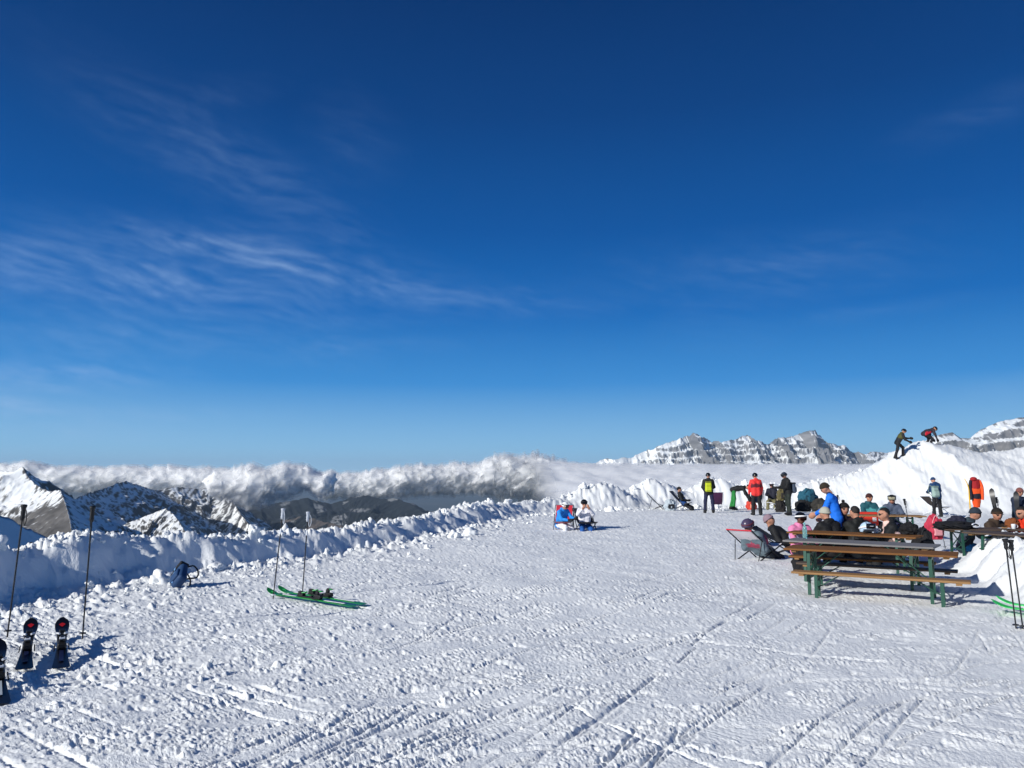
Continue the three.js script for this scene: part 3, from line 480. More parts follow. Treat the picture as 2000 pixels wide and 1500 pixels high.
// deck chairs
const redCloth = std(0xc2283a, 0.85, { side: THREE.DoubleSide }), plum = std(0x4a1f45, 0.85), greyCloth = std(0x6c7078, 0.85), whiteCloth = std(0xdcd6d8, 0.85), brownCloth = std(0x47403a, 0.85), sandCloth = std(0xb8a98a, 0.85), navyCloth = std(0x1d2433, 0.85);
// ------------------------------------------------------------------ people: one skin per body, meshed from tapered limbs
const bodyMat = new THREE.MeshStandardMaterial({ vertexColors: true, roughness: 0.78 });
function surfaceNets(nx, ny, nz, f, o, cell) { // f: field (negative inside); returns {pos, idx}
  const id = new Int32Array(nx * ny * nz).fill(-1), pos = [], idx = [], X = 1, Y = nx, Z = nx * ny;
  const corners = [0, X, Y, X + Y, Z, X + Z, Y + Z, X + Y + Z];
  for (let k = 0; k < nz - 1; k++) for (let j = 0; j < ny - 1; j++) for (let i = 0; i < nx - 1; i++) {
    const b = i + j * Y + k * Z; let m = 0; for (let c = 0; c < 8; c++) if (f[b + corners[c]] < 0) m |= 1 << c;
    if (m === 0 || m === 255) continue;
    let sx = 0, sy = 0, sz = 0, n = 0;
    for (let a = 0; a < 8; a++) for (const e of [1, 2, 4]) { const c = a | e; if (c === a) continue; const fa = f[b + corners[a]], fc = f[b + corners[c]]; if ((fa < 0) === (fc < 0)) continue; const t = fa / (fa - fc); sx += (a & 1) + (e === 1 ? t : 0); sy += ((a >> 1) & 1) + (e === 2 ? t : 0); sz += ((a >> 2) & 1) + (e === 4 ? t : 0); n++; }
    id[b] = pos.length / 3; pos.push(o.x + (i + sx / n) * cell, o.y + (j + sy / n) * cell, o.z + (k + sz / n) * cell);
  }
  const quad = (a, b, c, d, flip) => { if (a < 0 || b < 0 || c < 0 || d < 0) return; if (flip) idx.push(a, c, b, a, d, c); else idx.push(a, b, c, a, c, d); };
  for (let k = 1; k < nz - 1; k++) for (let j = 1; j < ny - 1; j++) for (let i = 1; i < nx - 1; i++) {
    const b = i + j * Y + k * Z, s = f[b] < 0;
    if (s !== f[b + X] < 0) quad(id[b - Y - Z], id[b - Z], id[b], id[b - Y], !s);
    if (s !== f[b + Y] < 0) quad(id[b - X - Z], id[b - X], id[b], id[b - Z], !s);
    if (s !== f[b + Z] < 0) quad(id[b - X - Y], id[b - Y], id[b], id[b - X], !s);
  }
  return { pos, idx };
}
// bones: [a, b, ra, rb, colour index]
function skin(bones, colors, cell, wrinkle = 0) {
  const lo = V(1e9, 1e9, 1e9), hi = V(-1e9, -1e9, -1e9), K = 62;
  for (const [a, b, ra, rb] of bones) { const r = Math.max(ra, rb) + 0.07; lo.min(a.clone().subScalar(r)).min(b.clone().subScalar(r)); hi.max(a.clone().addScalar(r)).max(b.clone().addScalar(r)); }
  const nx = Math.ceil((hi.x - lo.x) / cell) + 1, ny = Math.ceil((hi.y - lo.y) / cell) + 1, nz = Math.ceil((hi.z - lo.z) / cell) + 1, sum = new Float32Array(nx * ny * nz), best = new Float32Array(nx * ny * nz).fill(1e9), who = new Uint8Array(nx * ny * nz);
  for (const [a, b, ra, rb, ci] of bones) {
    const r = Math.max(ra, rb) + 0.075, i0 = Math.max(0, Math.floor((Math.min(a.x, b.x) - r - lo.x) / cell)), i1 = Math.min(nx - 1, Math.ceil((Math.max(a.x, b.x) + r - lo.x) / cell)), j0 = Math.max(0, Math.floor((Math.min(a.y, b.y) - r - lo.y) / cell)), j1 = Math.min(ny - 1, Math.ceil((Math.max(a.y, b.y) + r - lo.y) / cell)), k0 = Math.max(0, Math.floor((Math.min(a.z, b.z) - r - lo.z) / cell)), k1 = Math.min(nz - 1, Math.ceil((Math.max(a.z, b.z) + r - lo.z) / cell));
    const dx = b.x - a.x, dy = b.y - a.y, dz = b.z - a.z, L2 = dx * dx + dy * dy + dz * dz || 1e-9;
    for (let k = k0; k <= k1; k++) for (let j = j0; j <= j1; j++) for (let i = i0; i <= i1; i++) {
      const px = lo.x + i * cell - a.x, py = lo.y + j * cell - a.y, pz = lo.z + k * cell - a.z, t = clamp((px * dx + py * dy + pz * dz) / L2), d = Math.hypot(px - dx * t, py - dy * t, pz - dz * t) - lerp(ra, rb, t), q = i + j * nx + k * nx * ny;
      sum[q] += Math.exp(-K * d); if (d < best[q]) { best[q] = d; who[q] = ci; }
    }
  }
  const f = new Float32Array(sum.length);
  for (let q = 0; q < f.length; q++) { f[q] = sum[q] > 0 ? -Math.log(sum[q]) / K : 0.1; if (wrinkle && Math.abs(f[q]) < 0.05) { const i = q % nx, j = Math.floor(q / nx) % ny, k = Math.floor(q / (nx * ny)), x = (lo.x + i * cell) * 9, y = (lo.y + j * cell) * 15, z = (lo.z + k * cell) * 9; f[q] += wrinkle * (n3(x, y, z) + 0.5 * n3(x * 2.1, y * 2.1, z * 2.1)); } }
  const { pos, idx } = surfaceNets(nx, ny, nz, f, lo, cell), col = new Float32Array(pos.length);
  for (let v = 0; v < pos.length / 3; v++) { const i = Math.round((pos[v * 3] - lo.x) / cell), j = Math.round((pos[v * 3 + 1] - lo.y) / cell), k = Math.round((pos[v * 3 + 2] - lo.z) / cell); col.set(colors[who[i + j * nx + k * nx * ny]], v * 3); }
  const g = new THREE.BufferGeometry(); g.setAttribute('position', new THREE.Float32BufferAttribute(pos, 3)); g.setAttribute('color', new THREE.BufferAttribute(col, 3)); g.setIndex(idx); g.computeVertexNormals(); return g;
}
const rgb = (hex) => { const c = new THREE.Color(hex); return [c.r, c.g, c.b]; };
// head: chin at -0.115, crown at 0.115, face towards +z; flags 0 skin, 1 eye, 2 lips
const headProto = (() => {
  const B = [[V(0, 0.03, -0.02), V(0, 0.034, 0.012), 0.074, 0.07, 0], [V(0, 0.0, -0.03), V(0, 0.0, 0.0), 0.07, 0.066, 0], [V(0, -0.04, 0.02), V(0, -0.068, 0.038), 0.058, 0.045, 0], [V(0, -0.088, 0.05), V(0, -0.092, 0.056), 0.026, 0.02, 0], [V(-0.03, -0.03, 0.045), V(0.03, -0.03, 0.045), 0.038, 0.038, 0], [V(-0.03, 0.028, 0.068), V(0.03, 0.028, 0.068), 0.014, 0.014, 0], [V(0, 0.012, 0.084), V(0, -0.026, 0.1), 0.009, 0.014, 0], [V(-0.016, -0.058, 0.08), V(0.016, -0.058, 0.08), 0.0095, 0.0095, 2], [V(-0.032, 0.008, 0.079), V(-0.03, 0.008, 0.08), 0.01, 0.01, 1], [V(0.032, 0.008, 0.079), V(0.03, 0.008, 0.08), 0.01, 0.01, 1], [V(-0.078, 0.012, -0.004), V(-0.076, -0.022, 0.002), 0.017, 0.012, 0], [V(0.078, 0.012, -0.004), V(0.076, -0.022, 0.002), 0.017, 0.012, 0], [V(0, -0.06, -0.02), V(0, -0.17, -0.035), 0.05, 0.052, 0]];
  return B;
})();
const heads = new Map();
function headGeo(tone) { if (!heads.has(tone)) heads.set(tone, skin(headProto, [rgb(tone), [0.02, 0.016, 0.014], rgb(tone).map((q, i) => q * [0.8, 0.5, 0.5][i])], 0.0102)); return heads.get(tone).clone(); }
// hand: wrist at the origin, fingers along +y, palm towards +z, thumb on +x; curl closes the fingers
const hands = new Map();
function handGeo(tone, curl, glove) {
  const key = tone + '|' + curl + '|' + glove; if (hands.has(key)) return hands.get(key).clone();
  const e = glove ? 0.003 : 0, B = [[V(0, -0.03, 0), V(0, 0.02, 0), 0.026 + e, 0.027 + e, 0], [V(-0.02, 0.03, 0), V(-0.026, 0.085, 0), 0.016 + e, 0.014 + e, 0], [V(0, 0.03, 0), V(0, 0.09, 0), 0.017 + e, 0.014 + e, 0], [V(0.022, 0.03, 0), V(0.026, 0.086, 0), 0.017 + e, 0.014 + e, 0]];
  [[-0.033, 0.08, 0.055], [-0.011, 0.092, 0.072], [0.011, 0.094, 0.076], [0.033, 0.088, 0.068]].forEach(([x, y, L]) => { let p = V(x, y, 0), a = curl * 0.6; for (let s = 0; s < 3; s++) { const q = p.clone().add(V(0, Math.cos(a), Math.sin(a)).multiplyScalar(L * [0.42, 0.32, 0.26][s])); B.push([p, q, 0.0098 + e - s * 0.0008, 0.0092 + e - s * 0.0008, 0]); p = q; a += curl; } });
  B.push([V(0.03, 0.02, 0.005), V(0.056, 0.052, 0.018), 0.014 + e, 0.011 + e, 0], [V(0.056, 0.052, 0.018), V(0.062, 0.085, 0.028), 0.0108 + e, 0.0094 + e, 0]);
  const g = skin(B, [rgb(tone)], 0.0085); hands.set(key, g); return g.clone();
}
const SKIN = 0xb5826a, glossBlack = std(0x08080a, 0.15);
/* pose angles in degrees, the figure faces +z:
   hip height of the pelvis (else feet on the ground); lean forward, side; head [pitch, yaw];
   armL / armR [pitch forward, outward, elbow, inward]; legL / legR [hip pitch, knee, splay, foot pitch] */
function person(label, pos, yawDeg, o) {
  const O = { scale: 1, lean: 4, side: 0, twist: 0, head: [8, 0], armL: [8, 12, 18, 10], armR: [8, 12, 18, 10], legL: [3, 4, 5, 0], legR: [3, 4, 5, 0], jacket: 0x111318, jacket2: null, pants: 0x15161b, boots: 0x101113, glove: 0x0d0d0f, bare: false, tone: SKIN, hood: true, bulk: 1, curl: 0.35, ...o };
  const root = thing('person', label, 'person', pos, yawDeg * DEG, O.group); root.scale.setScalar(O.scale);
  const B = [], C = [rgb(O.jacket), rgb(O.pants), rgb(O.boots), rgb(O.tone), rgb(O.jacket2 ?? O.jacket), rgb(O.bare ? O.tone : O.glove), rgb(O.band ?? O.jacket), rgb(O.sole ?? 0x2a2b2e)];
  const limb = (pitch, out, s) => V(s * Math.sin(out * DEG), -Math.cos(pitch * DEG) * Math.cos(out * DEG), Math.sin(pitch * DEG) * Math.cos(out * DEG));
  const L = { thigh: 0.43, shin: 0.42, spine: 0.47, up: 0.285, fore: 0.25 }, b = O.bulk;
  const hipY = 0, pel = V(0, hipY, 0), ends = {};
  const leg = (s, [p, k, sp, fp]) => {
    const hip = pel.clone().add(V(s * 0.095, -0.03, 0)), knee = hip.clone().add(limb(p, sp, s).multiplyScalar(L.thigh)), ank = knee.clone().add(limb(p - k, sp * 0.4, s).multiplyScalar(L.shin));
    B.push([hip, knee, 0.103 * b, 0.074 * b, 1], [knee, ank.clone().lerp(knee, 0.22), 0.074 * b, 0.074 * b, 1]);
    const fdir = V(s * 0.16, Math.sin(fp * DEG), Math.cos(fp * DEG)).normalize(), heel = ank.clone().add(V(0, -0.05, 0)).addScaledVector(fdir, -0.05), toe = ank.clone().add(V(0, -0.055, 0)).addScaledVector(fdir, 0.17);
    B.push([ank.clone().lerp(knee, 0.24), ank, 0.064, 0.062, 2], [heel, toe, 0.05, 0.046, 2], [ank, ank.clone().addScaledVector(fdir, 0.06), 0.06, 0.052, 2]);
    return Math.min(heel.y, toe.y) - 0.05;
  };
  const low = Math.min(leg(-1, O.legR), leg(1, O.legL));
  const up = V(Math.sin(O.side * DEG), Math.cos(O.lean * DEG) * Math.cos(O.side * DEG), Math.sin(O.lean * DEG) * Math.cos(O.side * DEG)), rt = V(Math.cos(O.twist * DEG), -Math.sin(O.side * DEG) * 0.8, -Math.sin(O.twist * DEG)).normalize(), fw = rt.clone().cross(up).normalize();
  const chest = pel.clone().addScaledVector(up, L.spine), belly = pel.clone().addScaledVector(up, 0.2).addScaledVector(fw, O.lean > 30 ? -0.02 : 0.01);
  for (const s of [-1, 1]) {
    B.push([pel.clone().addScaledVector(rt, s * 0.075).addScaledVector(up, -0.05), belly.clone().addScaledVector(rt, s * 0.075), 0.128 * b, 0.128 * b, 0], [belly.clone().addScaledVector(rt, s * 0.075), chest.clone().addScaledVector(rt, s * 0.1).addScaledVector(up, -0.08), 0.128 * b, 0.118 * b, O.jacket2 ? 4 : 0], [chest.clone().addScaledVector(rt, s * 0.1).addScaledVector(up, -0.06), chest.clone().addScaledVector(rt, s * 0.155), 0.105 * b, 0.074 * b, O.jacket2 ? 4 : 0]);
  }
  if (O.band && !O.bandOff) B.push([belly.clone().addScaledVector(rt, -0.1).addScaledVector(up, 0.08), belly.clone().addScaledVector(rt, 0.1).addScaledVector(up, 0.08), 0.139 * b, 0.139 * b, 6]);
  const neck = chest.clone().addScaledVector(up, 0.07).addScaledVector(fw, 0.01); B.push([chest.clone().addScaledVector(up, 0.0), neck, 0.085, 0.067, O.scarf ? 6 : O.jacket2 ? 4 : 0]);
  if (O.hood) B.push([neck.clone().addScaledVector(fw, -0.07).addScaledVector(rt, -0.05), neck.clone().addScaledVector(fw, -0.07).addScaledVector(rt, 0.05), 0.05, 0.05, O.jacket2 ? 4 : 0]);
  const handAt = [];
  for (const [s, [p, out, e, inw]] of [[-1, O.armR], [1, O.armL]]) {
    const sh = chest.clone().addScaledVector(rt, s * 0.185).addScaledVector(up, -0.02), d1 = limb(p, out, s), el = sh.clone().addScaledVector(d1, L.up), d2 = limb(p + e, -inw, s), wr = el.clone().addScaledVector(d2, L.fore);
    B.push([sh, el, 0.075 * b, 0.06 * b, O.jacket2 && !O.sleeves ? 4 : 0], [el, wr, 0.06 * b, 0.045 * b, O.jacket2 && !O.sleeves ? 4 : 0]); handAt.push([s, wr, d2]);
  }
  const shift = V(0, O.hip !== undefined ? O.hip / O.scale : -low, 0); for (const q of B) { q[0] = q[0].clone().add(shift); q[1] = q[1].clone().add(shift); }
  const lo = skin(B, C, 0.023, 0.0085), parts = [lo];
  const hq = new THREE.Quaternion().setFromEuler(new THREE.Euler(O.head[0] * DEG, O.head[1] * DEG, (O.head[2] || 0) * DEG, 'YXZ')), hp = neck.clone().add(shift).addScaledVector(up, 0.06).add(V(0, 0.1, 0.02).applyQuaternion(hq));
  const hg = headGeo(O.tone).scale(0.94, 0.94, 0.94).applyQuaternion(hq).translate(hp.x, hp.y, hp.z); parts.push(hg);
  for (const [s, wr, d] of handAt) { const y = d.clone().normalize(), x = V(0, 0, 1).addScaledVector(y, -y.z).lengthSq() > 0.05 ? V(0, 0, 1).addScaledVector(y, -y.z).normalize() : V(0, 1, 0), z = x.clone().cross(y), m = new THREE.Matrix4().makeBasis(x, y, z), h = handGeo(O.bare ? O.tone : O.glove, O.curl, !O.bare); if (s > 0) h.scale(1, 1, -1), h.index.array.reverse(); h.applyMatrix4(m).translate(wr.x + shift.x + y.x * 0.02, wr.y + shift.y + y.y * 0.02, wr.z + shift.z + y.z * 0.02); h.computeVertexNormals(); parts.push(h); }
  mesh('body', mergeGeometries(parts), bodyMat, root);
  const cap = new THREE.Group(); cap.quaternion.copy(hq); cap.position.copy(hp);
  if (O.hat) {
    const [kind, c1, c2, c3] = O.hat, m1 = std(c1, kind === 'helmet' ? 0.28 : 0.9), put = (name, g, m, par) => { if (par) return mesh(name, g, m, par); const q = mesh(name, g, m, root); q.scale.setScalar(0.93); q.quaternion.copy(hq); q.position.copy(hp).add(V(0, 0.011, 0).applyQuaternion(hq)); return q; };
    if (kind === 'helmet') { const h = put('helmet', helmetGeo(1.02), m1); for (const x of [-0.05, 0, 0.05]) mesh('helmet_vent', rbox(0.014, 0.008, 0.06, 0.003).rotateX(-0.25).translate(x, 0.124 - Math.abs(x) * 0.28, 0.02), dark, h); }
    if (kind === 'beanie') { const g = new THREE.SphereGeometry(0.112, 24, 14, 0, 6.2832, 0, Math.PI * 0.56).scale(0.96, 1.05, 1.08), p = g.attributes.position; for (let i = 0; i < p.count; i++) { const r = 1 + 0.02 * Math.sin(Math.atan2(p.getX(i), p.getZ(i)) * 26); p.setX(i, p.getX(i) * r); p.setZ(i, p.getZ(i) * r); } g.computeVertexNormals(); const h = put('beanie', g.rotateX(-0.25).translate(0, 0.015, -0.012), m1); mesh('cuff', new THREE.TorusGeometry(0.107, 0.014, 7, 30).rotateX(Math.PI / 2 - 0.25).scale(0.97, 1.5, 1.07).translate(0, 0.012, -0.012), std(c2 ?? c1, 0.95), h); if (c3) mesh('pompom', ico(6).scale(0.035, 0.035, 0.035).translate(0, 0.15, -0.05), std(c3, 1), h); }
    if (O.goggles) { const [gs, gl] = O.goggles; const strap = put('goggle_strap', new THREE.TorusGeometry(0.128, 0.011, 6, 40).rotateX(Math.PI / 2).scale(0.97, 1.7, 1.1).rotateX(O.gogglesUp ? -0.1 : -0.25).translate(0, O.gogglesUp ? 0.075 : 0.03, -0.006).scale(O.gogglesUp ? 0.93 : 1, 1, O.gogglesUp ? 0.93 : 1), std(gs, 0.7)); mesh('goggle_lens', new THREE.SphereGeometry(0.148, 20, 10, Math.PI * 0.28, Math.PI * 0.44, Math.PI * 0.4, Math.PI * 0.2).translate(0, O.gogglesUp ? 0.066 : 0.0, -0.012), std(gl, 0.12, { metalness: 0.3 }), strap); }
  }
  if (O.shades) { const q = mesh('sunglasses', merge([new THREE.SphereGeometry(0.03, 12, 8).scale(1.05, 0.75, 0.35).translate(-0.034, 0.008, 0.092), new THREE.SphereGeometry(0.03, 12, 8).scale(1.05, 0.75, 0.35).translate(0.034, 0.008, 0.092), rbox(0.15, 0.008, 0.008, 0.002).translate(0, 0.02, 0.092), rbox(0.006, 0.008, 0.1, 0.002).translate(-0.078, 0.02, 0.045), rbox(0.006, 0.008, 0.1, 0.002).translate(0.078, 0.02, 0.045)]), glossBlack, root); q.scale.setScalar(0.94); q.quaternion.copy(hq); q.position.copy(hp); }
  if (!O.hair && O.hat && O.hat[0] === 'beanie') O.hair = [0x2a1c14, 0x15100d, 0x4a3322][label.length % 3];
  if (O.hair) { const g = ico(10), p = g.attributes.position, v = V(0, 0, 0), long = O.hairLong || 0; for (let i = 0; i < p.count; i++) { v.fromBufferAttribute(p, i); const k = 1 + 0.05 * n3(v.x * 6, v.y * 3, v.z * 6), front = ss(0.1, 0.75, v.z) * ss(0.55, 0.1, v.y); p.setXYZ(i, v.x * 0.091 * k * (1 - 0.15 * front), v.y * 0.106 * k + 0.03 - (v.y < 0 ? -v.y * long * ss(0.3, -0.5, v.z) : 0) + front * 0.03, v.z * 0.102 * k - 0.018 - front * 0.1); } g.computeVertexNormals(); const h = mesh('hair', g, std(O.hair, 0.75), root); h.scale.setScalar(0.94); h.quaternion.copy(hq); h.position.copy(hp); }
  return root;
}
const SEAT = { legL: [82, 84, 8, 0], legR: [82, 84, 8, 0], armL: [38, 12, 48, 22], armR: [38, 12, 48, 22] };
const LOUNGE = { lean: -34, legL: [66, 66, 8, 0], legR: [66, 66, 8, 0], head: [-6, 0], armL: [22, 10, 60, 30], armR: [22, 10, 60, 30] };

// two sun-bathers alone in the middle of the terrace
deckChair('red deck chair under the skier in white trousers', P(1.6, 24.25, -0.1), -8 * DEG, redCloth, steel, null, 0.3);
person('person in blue jacket and white trousers bent forward in a red deck chair', P(1.5, 24.15), 40, { ...SEAT, scale: 0.9, hip: 0.21, lean: 26, side: -8, head: [26, 6], legL: [72, 62, 6, 0], legR: [80, 82, 10, 0], jacket: 0x1f86d8, pants: 0xe8e8ec, boots: 0xd8d6d8, hat: ['helmet', 0xe6e8ea], goggles: [0x2a1c18, 0x3a1810], glove: 0x15131a });
deckChair('dark deck chair under the person in bright blue trousers', P(2.26, 23.95, -0.1), 6 * DEG, navyCloth, dark, null, 0.7);
person('person in white jacket, blue trousers and black helmet, hands raised to the face', P(2.24, 23.98), 4, { ...SEAT, scale: 0.9, hip: 0.21, lean: -12, head: [6, 0], legL: [70, 62, 7, 0], legR: [70, 62, 7, 0], armL: [62, 16, 88, 34], armR: [62, 16, 88, 34], bare: true, jacket: 0xe6e4ea, pants: 0x12539c, boots: 0x14161a, hat: ['helmet', 0x0b0b0e], goggles: [0x101014, 0x101216] });
// reclining by the far bank
deckChair('low grey deck chair under the person reclining by the far bank', P(8.35, 38.2), 62 * DEG, greyCloth, dark);
person('person with black beanie and blue vest reclining against the far bank', P(8.45, 38.2), 70, { ...LOUNGE, hip: 0.36, lean: -22, legL: [64, 50, 6, 0], legR: [58, 40, 8, 0], jacket: 0x1b4f93, jacket2: 0x121417, sleeves: false, hat: ['beanie', 0x08080a], shades: true, pants: 0x14161e });
deckChair('pale grey empty deck chair next to the person reclining by the far bank', P(7.3, 38.9, -0.1), 80 * DEG, std(0x9aa3ab, 0.8), dark);
softBag('rucksack', 'pale grey bag leaning on the chair by the far bank', 'bag', P(7.75, 38.0), [0.34, 0.36, 0.26], std(0xaeb9c0, 0.8), dark, 4);
// standing group
person('person in dark jacket and navy trousers standing with a lime backpack', P(8.75, 34.5), 172, { jacket: 0x141618, pants: 0x151b3c, scale: 0.99, head: [10, -12], armL: [10, 14, 40, 20], armR: [14, 16, 55, 20], legL: [3, 4, 8, 0], legR: [2, 3, 8, 0], hat: ['helmet', 0x0a0a0d] });
backpackThing('lime yellow backpack worn over a dark jacket', [8.7, groundY(8.75, 34.5) + 1.17, -34.32 + 0.02], 172 * DEG, std(0xb6c216, 0.7), std(0x6b7018, 0.8), 0.04);
deckChair('plum deck chair seen from behind beside the lime backpack', P(9.75, 37.0), 170 * DEG, plum, white);
person('person in green trousers and black jacket bending down to a red bag', P(10.75, 37.6), 72, { jacket: 0x101214, pants: 0x1c7a34, lean: 80, head: [64, 0], armL: [26, 6, 8, 0], armR: [20, 6, 10, 0], legL: [-8, 6, 6, 0], legR: [4, 12, 6, 0], hat: ['beanie', 0x1b1d22] });
softBag('rucksack', 'red bag in front of the person in green trousers', 'bag', P(11.55, 37.5), [0.27, 0.33, 0.24], std(0xc43a2c, 0.75), std(0xd98a72, 0.8), 6);
deckChair('grey deck chair standing between the red bag and the red jacket', P(11.95, 38.0), -30 * DEG, greyCloth, dark);
person('person in bright red ski jacket and black trousers standing with back turned', P(10.42, 33.1), 180, { jacket: 0xe0322e, band: 0x5a1420, pants: 0x0d0d12, head: [4, 0], armL: [4, 17, 12, 2], armR: [4, 17, 12, 2], legL: [4, 6, 5, 0], legR: [-2, 4, 5, 0], hat: ['helmet', 0x0b0b0d], glove: 0x101014 });
deckChair('sand coloured deck chair behind the red jacket', P(12.75, 37.6), -70 * DEG, sandCloth, white);
person('person in navy jacket and pale cap lounging behind the red jacket', P(12.7, 37.9), -24, { ...SEAT, hip: 0.5, lean: -4, jacket: 0x12162a, pants: 0x6f6a4a, hat: ['beanie', 0xe4e4e8, 0xe4e4e8], armL: [70, 14, 96, 30], goggles: [0x3a1c20, 0x2a1014], tone: 0xcf9a82 });
person('person in black with dark grey helmet standing sideways by the heap of bags', P(11.55, 32.5), -78, { jacket: 0x0d0f10, pants: 0x152019, lean: 7, head: [20, 6], armL: [24, 6, 62, 18], armR: [20, 8, 66, 18], legL: [6, 10, 5, 0], legR: [-5, 8, 5, 0], hat: ['helmet', 0x2c3440], goggles: [0x0d0d10, 0x1a1f26], scale: 1.0 });
backpackThing('slate blue backpack on the person in black', [11.77, groundY(11.55, 32.5) + 1.14, -32.5 + 0.05], -78 * DEG, std(0x3a4658, 0.75), dark, 0.08, 0.95);
softBag('rucksack', 'teal jacket heaped on bags behind the person in black', 'bag', P(13.9, 36.5, 0.32), [0.48, 0.5, 0.36], std(0x1a5468, 0.85), std(0x123a4a, 0.8), 8);
softBag('rucksack', 'dark brown rucksack at the foot of the teal heap', 'bag', P(14.35, 36.2), [0.5, 0.42, 0.36], std(0x2c2a26, 0.85), std(0x4a4438, 0.8), 9);
softBag('rucksack', 'black rucksack under the teal heap', 'bag', P(13.6, 36.3), [0.42, 0.36, 0.34], std(0x121316, 0.85), null, 10);
softBag('rucksack', 'olive rucksack held beside the person in black', 'bag', P(12.25, 35.2, 0.5), [0.24, 0.4, 0.22], std(0x5a5230, 0.85), std(0x2a2620, 0.8), 11);
softBag('rucksack', 'dark rucksack on the snow below the olive one', 'bag', P(12.2, 35.3), [0.26, 0.4, 0.24], std(0x1c1816, 0.85), null, 12);
// two on the mound
person('person in olive and black climbing the snow mound', [20.55, height(20.55, 41.0) - 0.02, -41.0], 84, { jacket: 0x14161a, jacket2: 0x4a4a1c, sleeves: true, pants: 0x0c0e16, lean: 30, head: [26, 0], armL: [52, 8, 34, 8], armR: [18, 8, 44, 10], legL: [48, 50, 5, 10], legR: [-12, 8, 5, -8], hat: ['helmet', 0x111419], goggles: [0x0c0c0e, 0x1d2226], scale: 0.96 });
person('person with red backpack crouching on top of the snow mound', [22.4, height(22.4, 41.7) - 0.3, -41.7], 96, { jacket: 0x2a2630, pants: 0x15141a, lean: 66, head: [62, 0], armL: [12, 10, 20, 4], armR: [10, 14, 14, 4], legL: [58, 80, 10, 0], legR: [50, 76, 10, 0], hat: ['helmet', 0x0d0d10], scale: 0.95 });
backpackThing('red backpack on the person crouching on the mound', [22.5, height(22.4, 41.7) + 0.46, -41.62], 96 * DEG, std(0xc0152a, 0.7), std(0x2a1014, 0.8), 1.15, 0.9);
// table row
const TA = 40;
person('man in bright blue jacket and brown beanie leaning over the table end', P(6.62, 15.85), -118, { jacket: 0x0b6fe0, pants: 0x0f4fb0, lean: 15, head: [34, 8], armL: [24, 10, 34, 14], armR: [10, 14, 34, 16], bare: true, hat: ['beanie', 0x2c2418], scale: 0.87, legL: [-4, 4, 5, 0], band: 0x1a2a48, bandOff: true, scarf: true, hood: false });
person('child in pink patterned jacket with white goggles on a black helmet at the table end', P(5.5, 14.95), 8, { ...SEAT, hip: 0.27, jacket: 0xd97fa8, band: 0xb9bce0, pants: 0x2a2030, hat: ['helmet', 0x0c0c10], goggles: [0xf0f0ee, 0x2a1210], head: [10, 10], scale: 0.86, tone: 0x6b4636, glove: 0xd97fa8 });
person('person in black jacket and light grey beanie seated with back to the empty tables', P(6.05, 14.72), 196, { ...SEAT, hip: 0.29, jacket: 0x0b0c10, hat: ['beanie', 0xa9a89a], lean: 14, head: [16, 0], scale: 0.98 });
person('person with brown hair in a dark jacket with grey lower back', P(6.62, 14.85), 182, { ...SEAT, hip: 0.29, jacket: 0x23282e, jacket2: 0x0d100e, hair: 0x1b1412, lean: 10, head: [12, 10], scale: 0.98 });
person('person in black bobble hat facing across the table behind the brown haired one', P(6.75, 15.9), 14, { ...SEAT, hip: 0.3, jacket: 0x2a1418, hat: ['beanie', 0x0d0b0d, 0x0d0b0d, 0x0b0a0c], shades: true, head: [4, -14] });
person('black haired person with crimson scarf and a pale pink stripe on the sleeve', P(7.12, 14.5), -96, { ...SEAT, hip: 0.29, jacket: 0x0e1114, band: 0xe6c2b8, scarf: true, hair: 0x0c0b0c, shades: true, lean: 14, head: [6, 4], armL: [40, 10, 40, 20] });
person('person in black jacket and teal cap sitting behind the crimson scarf', P(7.5, 15.1), -110, { ...SEAT, hip: 0.29, jacket: 0x0c0e13, hat: ['beanie', 0x5f8f98, 0x86a8b0], lean: 20, head: [16, 0] });
person('person in grey pink beanie and black jacket stretched out in a deck chair', P(5.95, 16.6), 62, { ...LOUNGE, hip: 0.21, lean: -48, jacket: 0x0d0e12, pants: 0x101732, head: [-18, 0], hat: ['beanie', 0x8d7680], shades: true, legL: [70, 40, 5, 12], legR: [70, 46, 8, 12], armL: [30, 14, 66, 34], armR: [28, 22, 60, 10], bare: true });
deckChair('deck chair under the person in the grey pink beanie', P(5.85, 16.62, -0.1), 62 * DEG, navyCloth, dark, null, 1);
deckChair('white deck chair with red top edge seen from behind beside the tables', P(4.98, 15.7, -0.07), 128 * DEG, whiteCloth, dark, redCloth, 1);
person('person in purple helmet and grey jacket lying in the white deck chair', P(5.02, 15.68), 128, { ...LOUNGE, hip: 0.2, lean: -52, jacket: 0x5f6f78, jacket2: 0x5f6f78, pants: 0x1a2430, band: 0x9a3a52, hat: ['helmet', 0x4a4058], goggles: [0x5a2030, 0x2a1018], glove: 0x8a3048 });
// rear table
person('child in striped teal jacket sitting behind the rear table', P(9.98, 21.75), -4, { ...SEAT, hip: 0.42, jacket: 0x14505a, band: 0x4fa0a0, hat: ['beanie', 0x3a1818], shades: true, head: [6, 14], scale: 0.9 });
person('person with long auburn hair and goggled dark helmet in slate jacket at the rear table', P(10.5, 21.55), -10, { ...SEAT, hip: 0.4, jacket: 0x4a5468, pants: 0x1a2040, hat: ['helmet', 0x14140f], goggles: [0x1a1a14, 0xb8b49a], gogglesUp: true, hair: 0x4a2018, hairLong: 0.2, head: [20, -20], scale: 0.94, lean: 16 });
